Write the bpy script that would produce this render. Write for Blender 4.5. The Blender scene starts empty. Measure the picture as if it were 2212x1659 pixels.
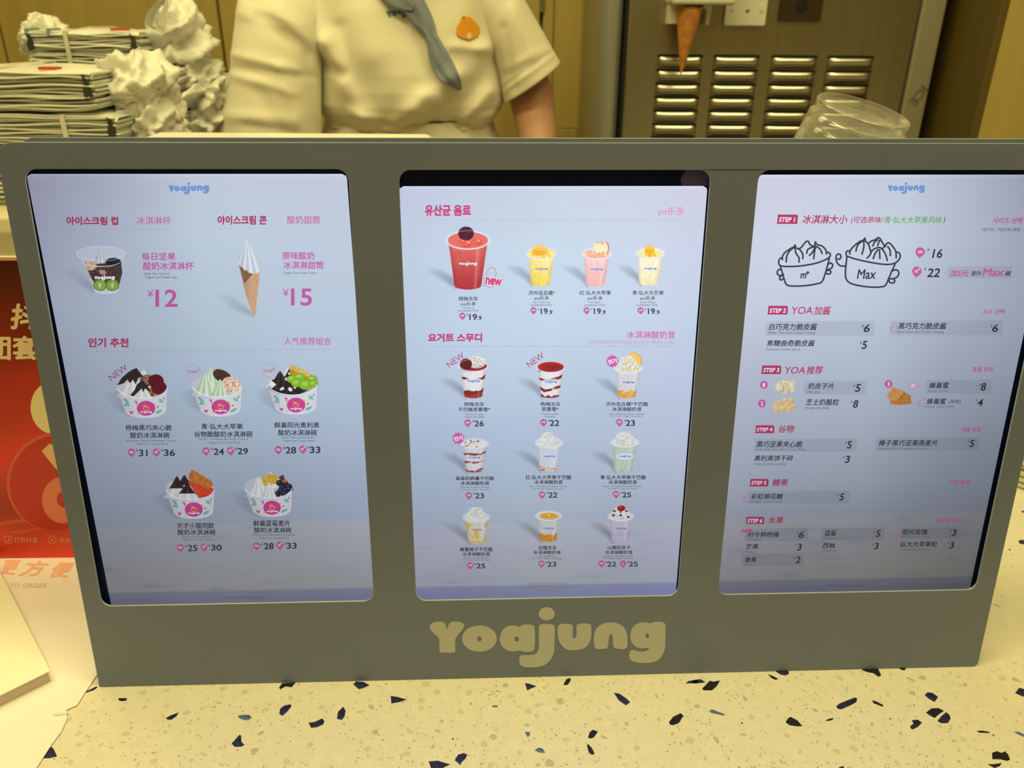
import bpy, bmesh, math, random
import numpy as np
from mathutils import Vector, Matrix
from mathutils.geometry import tessellate_polygon
from mathutils.bvhtree import BVHTree
from mathutils import noise as mnoise

random.seed(7)
rng = np.random.default_rng(7)
SC = bpy.context.scene
COL = SC.collection

# ------------------------------------------------------------------ camera
F = 1750.0                      # focal length in pixels of the 2212 x 1659 frame
PITCH, ROLL, CAMH = 0.43349, -0.00743, 0.42671
CT = 0.80                       # height of the countertop
CAM = Vector((0, 0, CT + CAMH))
_f = Vector((0, math.cos(PITCH), -math.sin(PITCH)))
_r = Vector((1, 0, 0))
_d = _f.cross(_r)
RIGHT = math.cos(ROLL) * _r + math.sin(ROLL) * _d
DOWN = -math.sin(ROLL) * _r + math.cos(ROLL) * _d
FWD = _f
cd = bpy.data.cameras.new('camera')
cam = bpy.data.objects.new('camera', cd)
COL.objects.link(cam)
cam.matrix_world = Matrix(((RIGHT.x, -DOWN.x, -FWD.x, CAM.x), (RIGHT.y, -DOWN.y, -FWD.y, CAM.y),
                           (RIGHT.z, -DOWN.z, -FWD.z, CAM.z), (0, 0, 0, 1)))
cd.sensor_width = 36
cd.lens = F * 36 / 2212
cd.clip_start = 0.01
cd.dof.use_dof = True
cd.dof.focus_distance = 0.50
cd.dof.aperture_fstop = 13
SC.camera = cam

# ------------------------------------------------------------------ world, lamps, exposure
WARM = (1.0, 0.865, 0.365)
SC.view_settings.view_transform = 'Standard'
SC.view_settings.look = 'None'
SC.view_settings.gamma = 1
SC.view_settings.exposure = 0
SC.view_settings.use_curve_mapping = False
wd = bpy.data.worlds.new('world')
SC.world = wd
wd.use_nodes = True
bgn = wd.node_tree.nodes['Background']
bgn.inputs[0].default_value = (*WARM, 1)
bgn.inputs[1].default_value = 0.10


def lamp(name, loc, size, sy, power, rot=(0, 0, 0), col=WARM):
    l = bpy.data.lights.new(name, 'AREA')
    l.shape = 'RECTANGLE'
    l.size, l.size_y, l.energy, l.color = size, sy, power, col
    o = bpy.data.objects.new(name, l)
    o.location, o.rotation_euler = loc, rot
    COL.objects.link(o)
    return o


lamp('ceiling_lamp_counter', (-0.35, 0.28, 2.55), 1.3, 0.3, 18.5)
lamp('right_fill', (0.9, 0.2, 2.55), 0.7, 0.3, 10)  # unseen light added to brighten the right wall and counter end
lamp('ceiling_lamp_staff', (-0.55, 1.15, 2.55), 1.8, 0.5, 14)
lamp('customer_fill', (0.2, -0.9, 2.55), 2.0, 0.5, 8)  # unseen fill light added from the customer side


# ------------------------------------------------------------------ pixel helpers (2212 x 1659 frame)
def ray(x, y):
    return (RIGHT * ((x - 1106) / F) + DOWN * ((y - 829.5) / F) + FWD)


def at_plane(x, y, p, n):
    r = ray(x, y)
    return CAM + r * ((p - CAM).dot(n) / r.dot(n))


def at_z(x, y, z):
    return at_plane(x, y, Vector((0, 0, z)), Vector((0, 0, 1)))


def at_y(x, y, Y):
    return at_plane(x, y, Vector((0, Y, 0)), Vector((0, 1, 0)))


def project(p):
    q = p - CAM
    w = q.dot(FWD)
    return 1106 + F * q.dot(RIGHT) / w, 829.5 + F * q.dot(DOWN) / w


def lin(c):
    out = []
    for v in c[:3]:
        v = max(0.0, v) / 255
        out.append(v / 12.92 if v <= 0.04045 else ((v + 0.055) / 1.055) ** 2.4)
    return (*out, 1.0)


def nplin(a):
    a = np.clip(a, 0, 255) / 255
    return np.where(a <= 0.04045, a / 12.92, ((a + 0.055) / 1.055) ** 2.4)


# ------------------------------------------------------------------ materials
def mat(name, col, rough=0.5, metal=0.0, noise=0.0, nscale=40, bump=0.0, bscale=200, spec=0.5, stretch=None, emit=None):
    m = bpy.data.materials.new(name)
    m.use_nodes = True
    nt = m.node_tree
    b = nt.nodes['Principled BSDF']
    b.inputs['Base Color'].default_value = (*col[:3], 1)
    b.inputs['Roughness'].default_value = rough
    b.inputs['Metallic'].default_value = metal
    b.inputs['Specular IOR Level'].default_value = spec
    if noise or bump:
        tc = nt.nodes.new('ShaderNodeTexCoord')
        mp = nt.nodes.new('ShaderNodeMapping')
        nt.links.new(tc.outputs['Object'], mp.inputs[0])
        if stretch:
            mp.inputs['Scale'].default_value = stretch
    if noise:
        n = nt.nodes.new('ShaderNodeTexNoise')
        n.inputs['Scale'].default_value = nscale
        n.inputs['Detail'].default_value = 5
        nt.links.new(mp.outputs[0], n.inputs['Vector'])
        r = nt.nodes.new('ShaderNodeMapRange')
        r.inputs['From Min'].default_value = 0.3
        r.inputs['From Max'].default_value = 0.7
        r.inputs['To Min'].default_value = 1 - noise
        r.inputs['To Max'].default_value = 1 + noise
        nt.links.new(n.outputs[0], r.inputs[0])
        mx = nt.nodes.new('ShaderNodeVectorMath')
        mx.operation = 'SCALE'
        mx.inputs[0].default_value = col[:3]
        nt.links.new(r.outputs[0], mx.inputs['Scale'])
        nt.links.new(mx.outputs[0], b.inputs['Base Color'])
    if bump:
        n2 = nt.nodes.new('ShaderNodeTexNoise')
        n2.inputs['Scale'].default_value = bscale
        n2.inputs['Detail'].default_value = 4
        nt.links.new(mp.outputs[0], n2.inputs['Vector'])
        bp = nt.nodes.new('ShaderNodeBump')
        bp.inputs['Strength'].default_value = bump
        bp.inputs['Distance'].default_value = 0.002
        nt.links.new(n2.outputs[0], bp.inputs['Height'])
        nt.links.new(bp.outputs[0], b.inputs['Normal'])
    return m


def vcol_mat(name, emissive, rough=0.5):
    m = bpy.data.materials.new(name)
    m.use_nodes = True
    nt = m.node_tree
    b = nt.nodes['Principled BSDF']
    a = nt.nodes.new('ShaderNodeAttribute')
    a.attribute_name = 'Col'
    b.inputs['Roughness'].default_value = rough
    if emissive:
        b.inputs['Base Color'].default_value = (0.004, 0.004, 0.005, 1)
        b.inputs['Specular IOR Level'].default_value = 0.15
        nt.links.new(a.outputs['Color'], b.inputs['Emission Color'])
        b.inputs['Emission Strength'].default_value = 1.0
        m.cycles.emission_sampling = 'NONE'
    else:
        nt.links.new(a.outputs['Color'], b.inputs['Base Color'])
    return m


M = dict(
    paint=mat('blue_grey_paint', (0.175, 0.214, 0.336), 0.38, 0.0, noise=0.02, nscale=8, bump=0.03, bscale=900),
    shadepaint=mat('inner_shade_paint', (0.13, 0.145, 0.18), 0.5),  # panel paint darkened to stand for shade inside the stand
    vinyl=mat('cream_vinyl', (0.55, 0.565, 0.56), 0.5),
    bezel=mat('black_glass_bezel', (0.004, 0.011, 0.055), 0.3, spec=.15),
    terrazzo=mat('cream_terrazzo', (0.77, 0.73, 0.63), 0.32, noise=0.035, nscale=120, bump=0.01),
    navy=mat('navy_chip', (0.018, 0.020, 0.085), 0.25, noise=0.5, nscale=90),
    black=mat('black_chip', (0.012, 0.012, 0.022), 0.25),
    sky=mat('light_blue_chip', (0.10, 0.15, 0.34), 0.25, noise=0.6, nscale=160),
    palechip=mat('pale_chip', (0.63, 0.60, 0.52), 0.3, noise=0.10, nscale=60),
    greychip=mat('grey_chip', (0.52, 0.50, 0.42), 0.3, noise=0.15, nscale=60),
    wood=mat('wood_veneer', (0.50, 0.385, 0.125), 0.5, noise=0.10, nscale=3, stretch=(8, 8, 0.6)),
    wooddark=mat('wood_shadow_gap', (0.10, 0.07, 0.03), 0.7),
    steel=mat('brushed_steel', (0.44, 0.41, 0.34), 0.34, 1.0, noise=0.06, nscale=6, stretch=(30, 1, 1)),
    steeldark=mat('grey_steel', (0.30, 0.32, 0.33), 0.4, 0.8),
    slot=mat('dark_slot', (0.006, 0.006, 0.006), 0.8),
    plastic=mat('white_plastic', (0.80, 0.79, 0.72), 0.4),
    glossywhite=mat('glossy_white', (0.90, 0.89, 0.86), 0.25),
    brownsocket=mat('dark_brown_socket', (0.035, 0.018, 0.008), 0.5),
    waffle=mat('waffle', (0.62, 0.26, 0.055), 0.6, noise=0.25, nscale=60, bump=0.3),
    shirt=mat('cream_cotton', (0.80, 0.76, 0.64), 0.85, noise=0.02, nscale=30, bump=0.06, bscale=700, spec=0.2),
    scarf=mat('blue_grey_cloth', (0.225, 0.26, 0.33), 0.8, noise=0.08, nscale=40, bump=0.1, spec=0.2),
    skin=mat('skin', (0.52, 0.27, 0.17), 0.55, noise=0.05, nscale=20),
    hair=mat('black_hair', (0.02, 0.015, 0.012), 0.5, bump=0.4, bscale=300),
    orange=mat('orange_patch', (0.86, 0.36, 0.02), 0.8, noise=0.05, nscale=60),
    leafgreen=mat('green_leaf', (0.35, 0.55, 0.05), 0.8),
    embroid=mat('blue_embroidery', (0.12, 0.17, 0.30), 0.8),
    bag=mat('white_plastic_bag', (0.78, 0.77, 0.72), 0.38, noise=0.05, nscale=30, bump=0.15, bscale=60),
    bagedge=mat('folded_bag_edges', (0.72, 0.72, 0.66), 0.5, noise=0.14, nscale=12, stretch=(1, 1, 26)),
    bagdark=mat('dark_bag_print', (0.03, 0.04, 0.03), 0.6),
    bagred=mat('red_bag_print', (0.6, 0.08, 0.06), 0.6),
    bagblue=mat('blue_bag_print', (0.25, 0.32, 0.38), 0.6),
    twine=mat('clear_tape_band', (0.75, 0.74, 0.66), 0.2),
    paper=mat('white_paper', (0.92, 0.87, 0.90), 0.7, noise=0.015, nscale=12, bump=0.04, bscale=30),
    card=mat('cream_card', (0.95, 0.93, 0.83), 0.45),
    cardedge=mat('card_edge', (0.62, 0.52, 0.45), 0.7),  # pages darkened in colour to read as a shaded edge
    ink_red=mat('orange_red_ink', (0.85, 0.42, 0.32), 0.7),
    ink_grey=mat('pale_green_ink', (0.62, 0.68, 0.60), 0.7),
    ink_black=mat('dark_ink', (0.10, 0.09, 0.09), 0.7),
    ink_pink=mat('pink_ink', (0.62, 0.28, 0.30), 0.7),
    cream=mat('cream_laminate', (0.72, 0.66, 0.50), 0.5, noise=0.02, nscale=4),
    floor=mat('floor_tile', (0.45, 0.42, 0.36), 0.5, noise=0.05, nscale=4),
    plaster=mat('plaster', (0.75, 0.70, 0.58), 0.8),
    print=vcol_mat('printed_poster', False, 0.4),
    ink=vcol_mat('lit_screen_picture', True, 0.2),
)

# thin clear plastic: mostly transparent, reflecting more where it turns away
pc = bpy.data.materials.new('clear_plastic')
pc.use_nodes = True
nt = pc.node_tree
nt.nodes.clear()
out = nt.nodes.new('ShaderNodeOutputMaterial')
lw = nt.nodes.new('ShaderNodeLayerWeight')
lw.inputs[0].default_value = 0.28
tr = nt.nodes.new('ShaderNodeBsdfTransparent')
tr.inputs[0].default_value = (0.965, 0.965, 0.96, 1)
gl = nt.nodes.new('ShaderNodeBsdfGlossy')
gl.inputs['Roughness'].default_value = 0.10
gl.inputs[0].default_value = (0.95, 0.95, 0.95, 1)
df = nt.nodes.new('ShaderNodeBsdfDiffuse')
df.inputs[0].default_value = (0.85, 0.84, 0.8, 1)
m0 = nt.nodes.new('ShaderNodeMixShader')
m0.inputs[0].default_value = 0.4
nt.links.new(gl.outputs[0], m0.inputs[1])
nt.links.new(df.outputs[0], m0.inputs[2])
mp_ = nt.nodes.new('ShaderNodeMapRange')
mp_.inputs['To Min'].default_value = 0.03
mp_.inputs['To Max'].default_value = 0.62
nt.links.new(lw.outputs['Facing'], mp_.inputs[0])
m1 = nt.nodes.new('ShaderNodeMixShader')
nt.links.new(mp_.outputs[0], m1.inputs[0])
nt.links.new(tr.outputs[0], m1.inputs[1])
nt.links.new(m0.outputs[0], m1.inputs[2])
nt.links.new(m1.outputs[0], out.inputs[0])
M['clear'] = pc
M['paperback'] = M['paper']


# ------------------------------------------------------------------ object helpers
def obj(name, me, parent=None, m=None, label=None, category=None, group=None, kind=None):
    o = bpy.data.objects.new(name, me)
    COL.objects.link(o)
    if m is not None and me is not None:
        me.materials.clear()
        me.materials.append(m)
    if parent is not None:
        o.parent = parent
    if label:
        o['label'] = label
    if category:
        o['category'] = category
    if group:
        o['group'] = group
    if kind:
        o['kind'] = kind
    return o


def thing(name, label, category, loc=(0, 0, 0), rz=0.0, group=None):
    o = obj(name, None, label=label, category=category, group=group)
    o.location = loc
    o.rotation_euler = (0, 0, rz)
    return o


def bm_mesh(name, bm, smooth=False):
    me = bpy.data.meshes.new(name)
    bmesh.ops.recalc_face_normals(bm, faces=bm.faces)
    bm.to_mesh(me)
    bm.free()
    if smooth:
        for p in me.polygons:
            p.use_smooth = True
    return me


def box(bm, x0, x1, y0, y1, z0, z1, bev=0.0, seg=2):
    r = bmesh.ops.create_cube(bm, size=1)
    for v in r['verts']:
        v.co = Vector(((x0 + x1) / 2 + v.co.x * (x1 - x0), (y0 + y1) / 2 + v.co.y * (y1 - y0),
                       (z0 + z1) / 2 + v.co.z * (z1 - z0)))
    if bev:
        es = set()
        for v in r['verts']:
            es.update(v.link_edges)
        bmesh.ops.bevel(bm, geom=list(es), offset=bev, segments=seg, affect='EDGES', profile=0.5)


def box_mesh(name, *a, bev=0.0, seg=2):
    bm = bmesh.new()
    box(bm, *a, bev=bev, seg=seg)
    return bm_mesh(name, bm)


def grid_mesh(name, pts, closed_u=False, closed_v=False, smooth=True):
    """pts[i][j] -> Vector"""
    nu, nv = len(pts), len(pts[0])
    vs = [tuple(p) for row in pts for p in row]
    fs = []
    for i in range(nu - (0 if closed_u else 1)):
        for j in range(nv - (0 if closed_v else 1)):
            a, b = i * nv + j, i * nv + (j + 1) % nv
            c, d = ((i + 1) % nu) * nv + (j + 1) % nv, ((i + 1) % nu) * nv + j
            fs.append((a, b, c, d))
    me = bpy.data.meshes.new(name)
    me.from_pydata(vs, [], fs)
    if smooth:
        me.polygons.foreach_set('use_smooth', [True] * len(fs))
    return me


def catmull(pts, n=6, closed=True):
    out = []
    N = len(pts)
    rng_ = range(N) if closed else range(N - 1)
    for i in rng_:
        if closed:
            p0, p1, p2, p3 = pts[i - 1], pts[i], pts[(i + 1) % N], pts[(i + 2) % N]
        else:
            p0, p1, p2, p3 = pts[max(i - 1, 0)], pts[i], pts[i + 1], pts[min(i + 2, N - 1)]
        for k in range(n):
            t = k / n
            out.append(tuple(0.5 * ((2 * b) + (-a + c) * t + (2 * a - 5 * b + 4 * c - d) * t * t
                                    + (-a + 3 * b - 3 * c + d) * t ** 3)
                             for a, b, c, d in zip(p0, p1, p2, p3)))
    if not closed:
        out.append(tuple(pts[-1]))
    return out


def ellipse_pts(cx, cy, rx, ry, n=28, rot=0.0):
    c, s = math.cos(rot), math.sin(rot)
    return [(cx + rx * math.cos(a) * c - ry * math.sin(a) * s, cy + rx * math.cos(a) * s + ry * math.sin(a) * c)
            for a in [2 * math.pi * k / n for k in range(n)]]


def rrect(x0, x1, y0, y1, r, n=8):
    rs = r if isinstance(r, (tuple, list)) else (r,) * 4      # BL BR TR TL
    out = []
    for (cx, cy, a0, rr) in ((x0 + rs[0], y0 + rs[0], math.pi, rs[0]), (x1 - rs[1], y0 + rs[1], 1.5 * math.pi, rs[1]),
                             (x1 - rs[2], y1 - rs[2], 0, rs[2]), (x0 + rs[3], y1 - rs[3], 0.5 * math.pi, rs[3])):
        for k in range(n + 1):
            a = a0 + 0.5 * math.pi * k / n
            out.append((cx + rr * math.cos(a), cy + rr * math.sin(a)))
    return out


def prism(name, loops, d0, d1, m3=None, bev=0.0):
    """outline (first loop) with holes, extruded; m3 maps (x, y, depth) to a point."""
    m3 = m3 or (lambda x, y, d: (x, d, y))
    tris = tessellate_polygon([[Vector((x, y, 0)) for x, y in l] for l in loops])
    flat = [p for l in loops for p in l]
    n = len(flat)
    vs = [m3(x, y, d0) for x, y in flat] + [m3(x, y, d1) for x, y in flat]
    fs = [tuple(t) for t in tris] + [tuple(i + n for i in reversed(t)) for t in tris]
    k = 0
    for l in loops:
        L = len(l)
        for i in range(L):
            a, b = k + i, k + (i + 1) % L
            fs.append((a, b, b + n, a + n))
        k += L
    me = bpy.data.meshes.new(name)
    me.from_pydata(vs, [], fs)
    bm = bmesh.new()
    bm.from_mesh(me)
    bmesh.ops.recalc_face_normals(bm, faces=bm.faces)
    if bev:
        es = [e for e in bm.edges if len(e.link_faces) == 2 and e.calc_face_angle(0) > 1.0]
        bmesh.ops.bevel(bm, geom=es, offset=bev, segments=2, affect='EDGES', profile=0.5)
    bm.to_mesh(me)
    bm.free()
    return me


def edge_faces(me, m, tilt=.85):
    """paler colour for the light caught on the narrow edges of a panel"""
    me.materials.append(m)
    for p in me.polygons:
        if abs(p.normal.y) < tilt:
            p.material_index = 1


def lathe(name, prof, n=40, smooth=True):
    pts = []
    for k in range(n):
        a = 2 * math.pi * k / n
        pts.append([Vector((r * math.cos(a), r * math.sin(a), z)) for r, z in prof])
    return grid_mesh(name, pts, closed_u=True, smooth=smooth)


def bezier_ribbon():
    pass


# ------------------------------------------------------------------ lettering
_cache = {}


def glyphs(body, bold=0.0, shear=0.0):
    key = (body, bold, shear)
    if key in _cache:
        return _cache[key]
    digits = all(ch in '0123456789.' for ch in body)
    c = bpy.data.curves.new('t', 'FONT')
    c.body = body.replace('\u8393', '\u3000')
    if digits:
        c.offset = bold * .8
    c.shear = shear
    c.resolution_u = 3
    o = bpy.data.objects.new('t', c)
    COL.objects.link(o)
    dg = bpy.context.evaluated_depsgraph_get()
    me = bpy.data.meshes.new_from_object(o.evaluated_get(dg))
    co = np.empty(len(me.vertices) * 3)
    me.vertices.foreach_get('co', co)
    co = co.reshape(-1, 3)[:, :2].copy()
    fs = [tuple(p.vertices) for p in me.polygons]
    bpy.data.objects.remove(o)
    bpy.data.curves.remove(c)
    bpy.data.meshes.remove(me)
    used = sorted({i for f in fs for i in f})
    remap = {a: b for b, a in enumerate(used)}
    co = co[used]
    fs = [tuple(remap[i] for i in f) for f in fs]
    if '\u8393' in body:          # this character is put together from two others (its own outline does not fill)
        ca, fa, _, _ = glyphs('\u82fa', 0.0, shear)
        cb, fb, _, _ = glyphs('\u6bcf', 0.0, shear)
        fa = [f for f in fa if min(ca[i][1] for i in f) > .60]
        lo_, hi_ = cb[:, 1].min(), cb[:, 1].max()
        cb = np.column_stack([cb[:, 0] - shear * cb[:, 1], (cb[:, 1] - lo_) * (.66 / (hi_ - lo_)) - .08])
        cb[:, 0] += shear * cb[:, 1]
        for k, ch in enumerate(body):
            if ch == '\u8393':
                for cc, ff in ((ca, fa), (cb, fb)):
                    fs += [tuple(i + len(co) for i in f) for f in ff]
                    co = np.concatenate([co, cc + np.array((k * 1.0, 0))])
        used = sorted({i for f in fs for i in f})
        remap = {a: b for b, a in enumerate(used)}
        co = co[used]
        fs = [tuple(remap[i] for i in f) for f in fs]
    if bold > 0.001 and not digits:       # heavier strokes: the outline laid down several times, shifted a little
        b = bold * 0.9
        sh_ = [(b, 0), (-b, 0), (0, b), (0, -b)]
        if bold > .024:
            sh_ += [(b * .7, b * .7), (-b * .7, b * .7), (b * .7, -b * .7), (-b * .7, -b * .7)]
        if bold > .05:
            sh_ += [(b * .5, 0), (-b * .5, 0), (0, b * .5), (0, -b * .5)]
        n = len(co)
        f0 = fs
        co = np.concatenate([co + np.array(q) for q in sh_])
        fs = [tuple(i + k * n for i in f) for k in range(len(sh_)) for f in f0]
    lo, hi = co.min(0), co.max(0)
    _cache[key] = (co, fs, lo, hi)
    return _cache[key]


def n_copies(bold):
    return 1 if bold <= .001 else 4 if bold <= .024 else 8 if bold <= .05 else 12


def text_pts(body, x0, y0, x1, y1, bold=0.0, shear=0.0, rot=0.0):
    """lettering fitted to a pixel box (y downwards); returns pixel points, faces"""
    co, fs, lo, hi = glyphs(body, bold, shear)
    t = (co - lo) / np.maximum(hi - lo, 1e-6)
    X = (t[:, 0] - 0.5) * (x1 - x0)
    Y = -(t[:, 1] - 0.5) * (y1 - y0)
    c, s = math.cos(rot), math.sin(rot)
    return np.stack([(x0 + x1) / 2 + X * c + Y * s, (y0 + y1) / 2 - X * s + Y * c], 1), fs


# outlines of the seven rounded letters of the shop sign, traced (units: y downwards)
def _h(cx, cy, rx, ry):
    return ellipse_pts(cx, cy, rx, ry, 16)


LOGO = [
    [catmull([(632, 285), (640, 270), (660, 260), (700, 257), (718, 263), (728, 280), (735, 302), (743, 280), (755, 262),
              (780, 257), (815, 260), (833, 272), (835, 285), (825, 305), (800, 335), (787, 355), (783, 372), (783, 425),
              (775, 440), (700, 440), (690, 430), (688, 365), (680, 350), (645, 315), (634, 298)], 4)],
    [ellipse_pts(928, 358, 104, 78, 40), _h(928, 360, 13, 16)],
    [catmull([(1049, 358), (1062, 315), (1090, 288), (1130, 280), (1155, 284), (1170, 288), (1185, 278), (1215, 274),
              (1245, 278), (1257, 295), (1260, 340), (1258, 400), (1252, 425), (1235, 436), (1205, 437), (1180, 432),
              (1165, 430), (1135, 434), (1100, 430), (1070, 410), (1055, 385)], 4), _h(1151, 360, 13, 16)],
    [catmull([(1283, 300), (1287, 280), (1300, 273), (1330, 271), (1360, 274), (1375, 283), (1378, 310), (1376, 400),
              (1372, 440), (1355, 480), (1325, 510), (1285, 526), (1230, 530), (1190, 525), (1170, 510), (1166, 485),
              (1170, 465), (1185, 458), (1230, 457), (1262, 450), (1278, 430), (1283, 400)], 4)],
    [ellipse_pts(1330, 210, 48, 39, 32)],
    [catmull([(1396, 300), (1400, 282), (1412, 273), (1445, 270), (1475, 274), (1485, 285), (1485, 320), (1484, 345),
              (1495, 358), (1506, 345), (1508, 320), (1508, 285), (1518, 272), (1545, 268), (1580, 270), (1594, 280),
              (1596, 310), (1595, 350), (1582, 385), (1560, 410), (1530, 423), (1495, 427), (1455, 423), (1425, 405),
              (1405, 375), (1396, 340)], 4)],
    [catmull([(1612, 390), (1613, 340), (1622, 305), (1645, 280), (1680, 266), (1720, 262), (1755, 268), (1785, 285),
              (1803, 310), (1811, 345), (1812, 390), (1808, 410), (1792, 419), (1755, 418), (1733, 412), (1726, 395),
              (1725, 350), (1713, 330), (1701, 350), (1698, 385), (1693, 408), (1680, 418), (1640, 420), (1620, 413)], 4)],
    [catmull([(1829, 340), (1838, 300), (1860, 275), (1895, 262), (1930, 263), (1950, 268), (1965, 261), (1995, 258),
              (2025, 262), (2038, 275), (2040, 300), (2038, 380), (2034, 420), (2018, 460), (1990, 488), (1950, 501),
              (1900, 503), (1850, 495), (1826, 478), (1823, 450), (1830, 430), (1850, 427), (1885, 436), (1920, 433),
              (1938, 420), (1938, 412), (1900, 416), (1865, 408), (1840, 385), (1830, 360)], 4), _h(1930, 341, 11, 15)],
]
LOGO_BOX = (630, 171, 2041, 531)


def logo_px(x0, y0, x1, y1, rot=0.0):
    """the same outlines fitted to a pixel box -> list of (points, faces)"""
    a0, b0, a1, b1 = LOGO_BOX
    out = []
    for loops in LOGO:
        tris = tessellate_polygon([[Vector((x, y, 0)) for x, y in l[::2]] for l in loops])
        flat = [p for l in loops for p in l[::2]]
        pts = np.array([(x0 + (x - a0) / (a1 - a0) * (x1 - x0), y0 + (y - b0) / (b1 - b0) * (y1 - y0)) for x, y in flat])
        out.append((pts, [tuple(t) for t in tris]))
    return out

# ================================================================== THE SETTING
def plane_box(name, kind, m, *a, **k):
    o = obj(name, box_mesh(name, *a), m=m, kind=kind)
    return o


plane_box('floor', 'structure', M['floor'], -3, 3, -2.5, 3.0, -0.05, 0)
plane_box('ceiling', 'structure', M['plaster'], -3, 3, -2.5, 3.0, 2.6, 2.65)
YB = 2.30                                                     # back wall plane
wall_back = plane_box('wall_back', 'structure', M['wooddark'], -3, 3, YB, YB + 0.06, 0, 2.6)
seams_px = [-700, -180, 22, 489, 1168, 1400, 1900, 2035, 2300]
xs = [-2.99] + [at_y(p, 130, YB).x for p in seams_px[1:]] + [2.99]
for a, b in zip(xs[:-1], xs[1:]):
    if b > a + 0.02:
        obj('wood_panel', box_mesh('wood_panel', a + 0.003, b - 0.003, YB - 0.014, YB - 0.0005, 0.0, 2.6, bev=0.002, seg=1),
            parent=wall_back, m=M['wood'])
plane_box('wall_left', 'structure', M['wood'], -2.4, -2.35, -2.5, YB, 0, 2.6)
plane_box('wall_front', 'structure', M['wood'], -2.4, 2.99, -2.56, -2.5, 0, 2.6)
plane_box('wall_side', 'structure', M['plaster'], 2.95, 3.0, -2.5, YB, 0, 2.6)
YW = 1.43
xr = at_y(2150, 140, YW).x
wall_right = plane_box('wall_right', 'structure', M['wood'], xr + 0.0005, 2.94, YW, YB - 0.02, 0, 2.6)
obj('side_shade', box_mesh('side_shade', xr - 0.012, xr, YW + .001, YB - 0.02, 0, 2.6, bev=.001), wall_right,
    mat('shaded_side_brown', (0.12, 0.085, 0.02), .5, noise=.1, nscale=3, stretch=(8, 8, .6)), label='side of the wall with its shade put into a darker brown')  # wall side in shade, painted as a thin darker brown layer

# ================================================================== COUNTERTOP with inlaid chips
CX0, CX1, CY0, CY1 = -1.6, 1.6, 0.24, 0.93
cm = box_mesh('countertop', CX0, CX1, CY0, CY1, CT - 0.04, CT, bev=0.003)
counter = obj('countertop', cm, m=M['terrazzo'], label='cream terrazzo countertop with dark blue and pale stone chips',
              category='counter')
cab = thing('counter_base', 'cream laminate base cabinet under the terrazzo countertop', 'cabinet', (0, 0, 0))
obj('front_panel', box_mesh('front_panel', CX0 + 0.02, CX1 - 0.02, CY0 + 0.03, CY0 + 0.05, 0.0, CT - 0.0405), cab, M['cream'])
obj('body', box_mesh('body', CX0 + 0.03, CX1 - 0.03, CY0 + 0.051, CY1 - 0.03, 0.0, CT - 0.0405), cab, M['cream'])


def chip_mesh(pts_w):
    """pts_w: world xy outline -> thin stone piece let into the top"""
    cx = sum(p[0] for p in pts_w) / len(pts_w)
    cy = sum(p[1] for p in pts_w) / len(pts_w)
    n = len(pts_w)
    vs = [(x - cx, y - cy, -0.0008) for x, y in pts_w] + \
         [(cx_ - cx, cy_ - cy, 0.00012) for cx_, cy_ in pts_w]
    tris = tessellate_polygon([[Vector((x, y, 0)) for x, y in pts_w]])
    fs = [tuple(i + n for i in t) for t in tris] + [(i, (i + 1) % n, (i + 1) % n + n, i + n) for i in range(n)]
    me = bpy.data.meshes.new('chip')
    me.from_pydata(vs, [], fs)
    bm = bmesh.new()
    bm.from_mesh(me)
    bmesh.ops.recalc_face_normals(bm, faces=bm.faces)
    # top must face up
    tf = [f for f in bm.faces if abs(f.normal.z) > 0.9]
    if tf and tf[0].normal.z < 0:
        bmesh.ops.reverse_faces(bm, faces=bm.faces)
    bm.to_mesh(me)
    bm.free()
    return me, (cx, cy)


def crop(ox, oy, s):
    return lambda x, y: (ox + x / s, oy + y / s)


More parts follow.
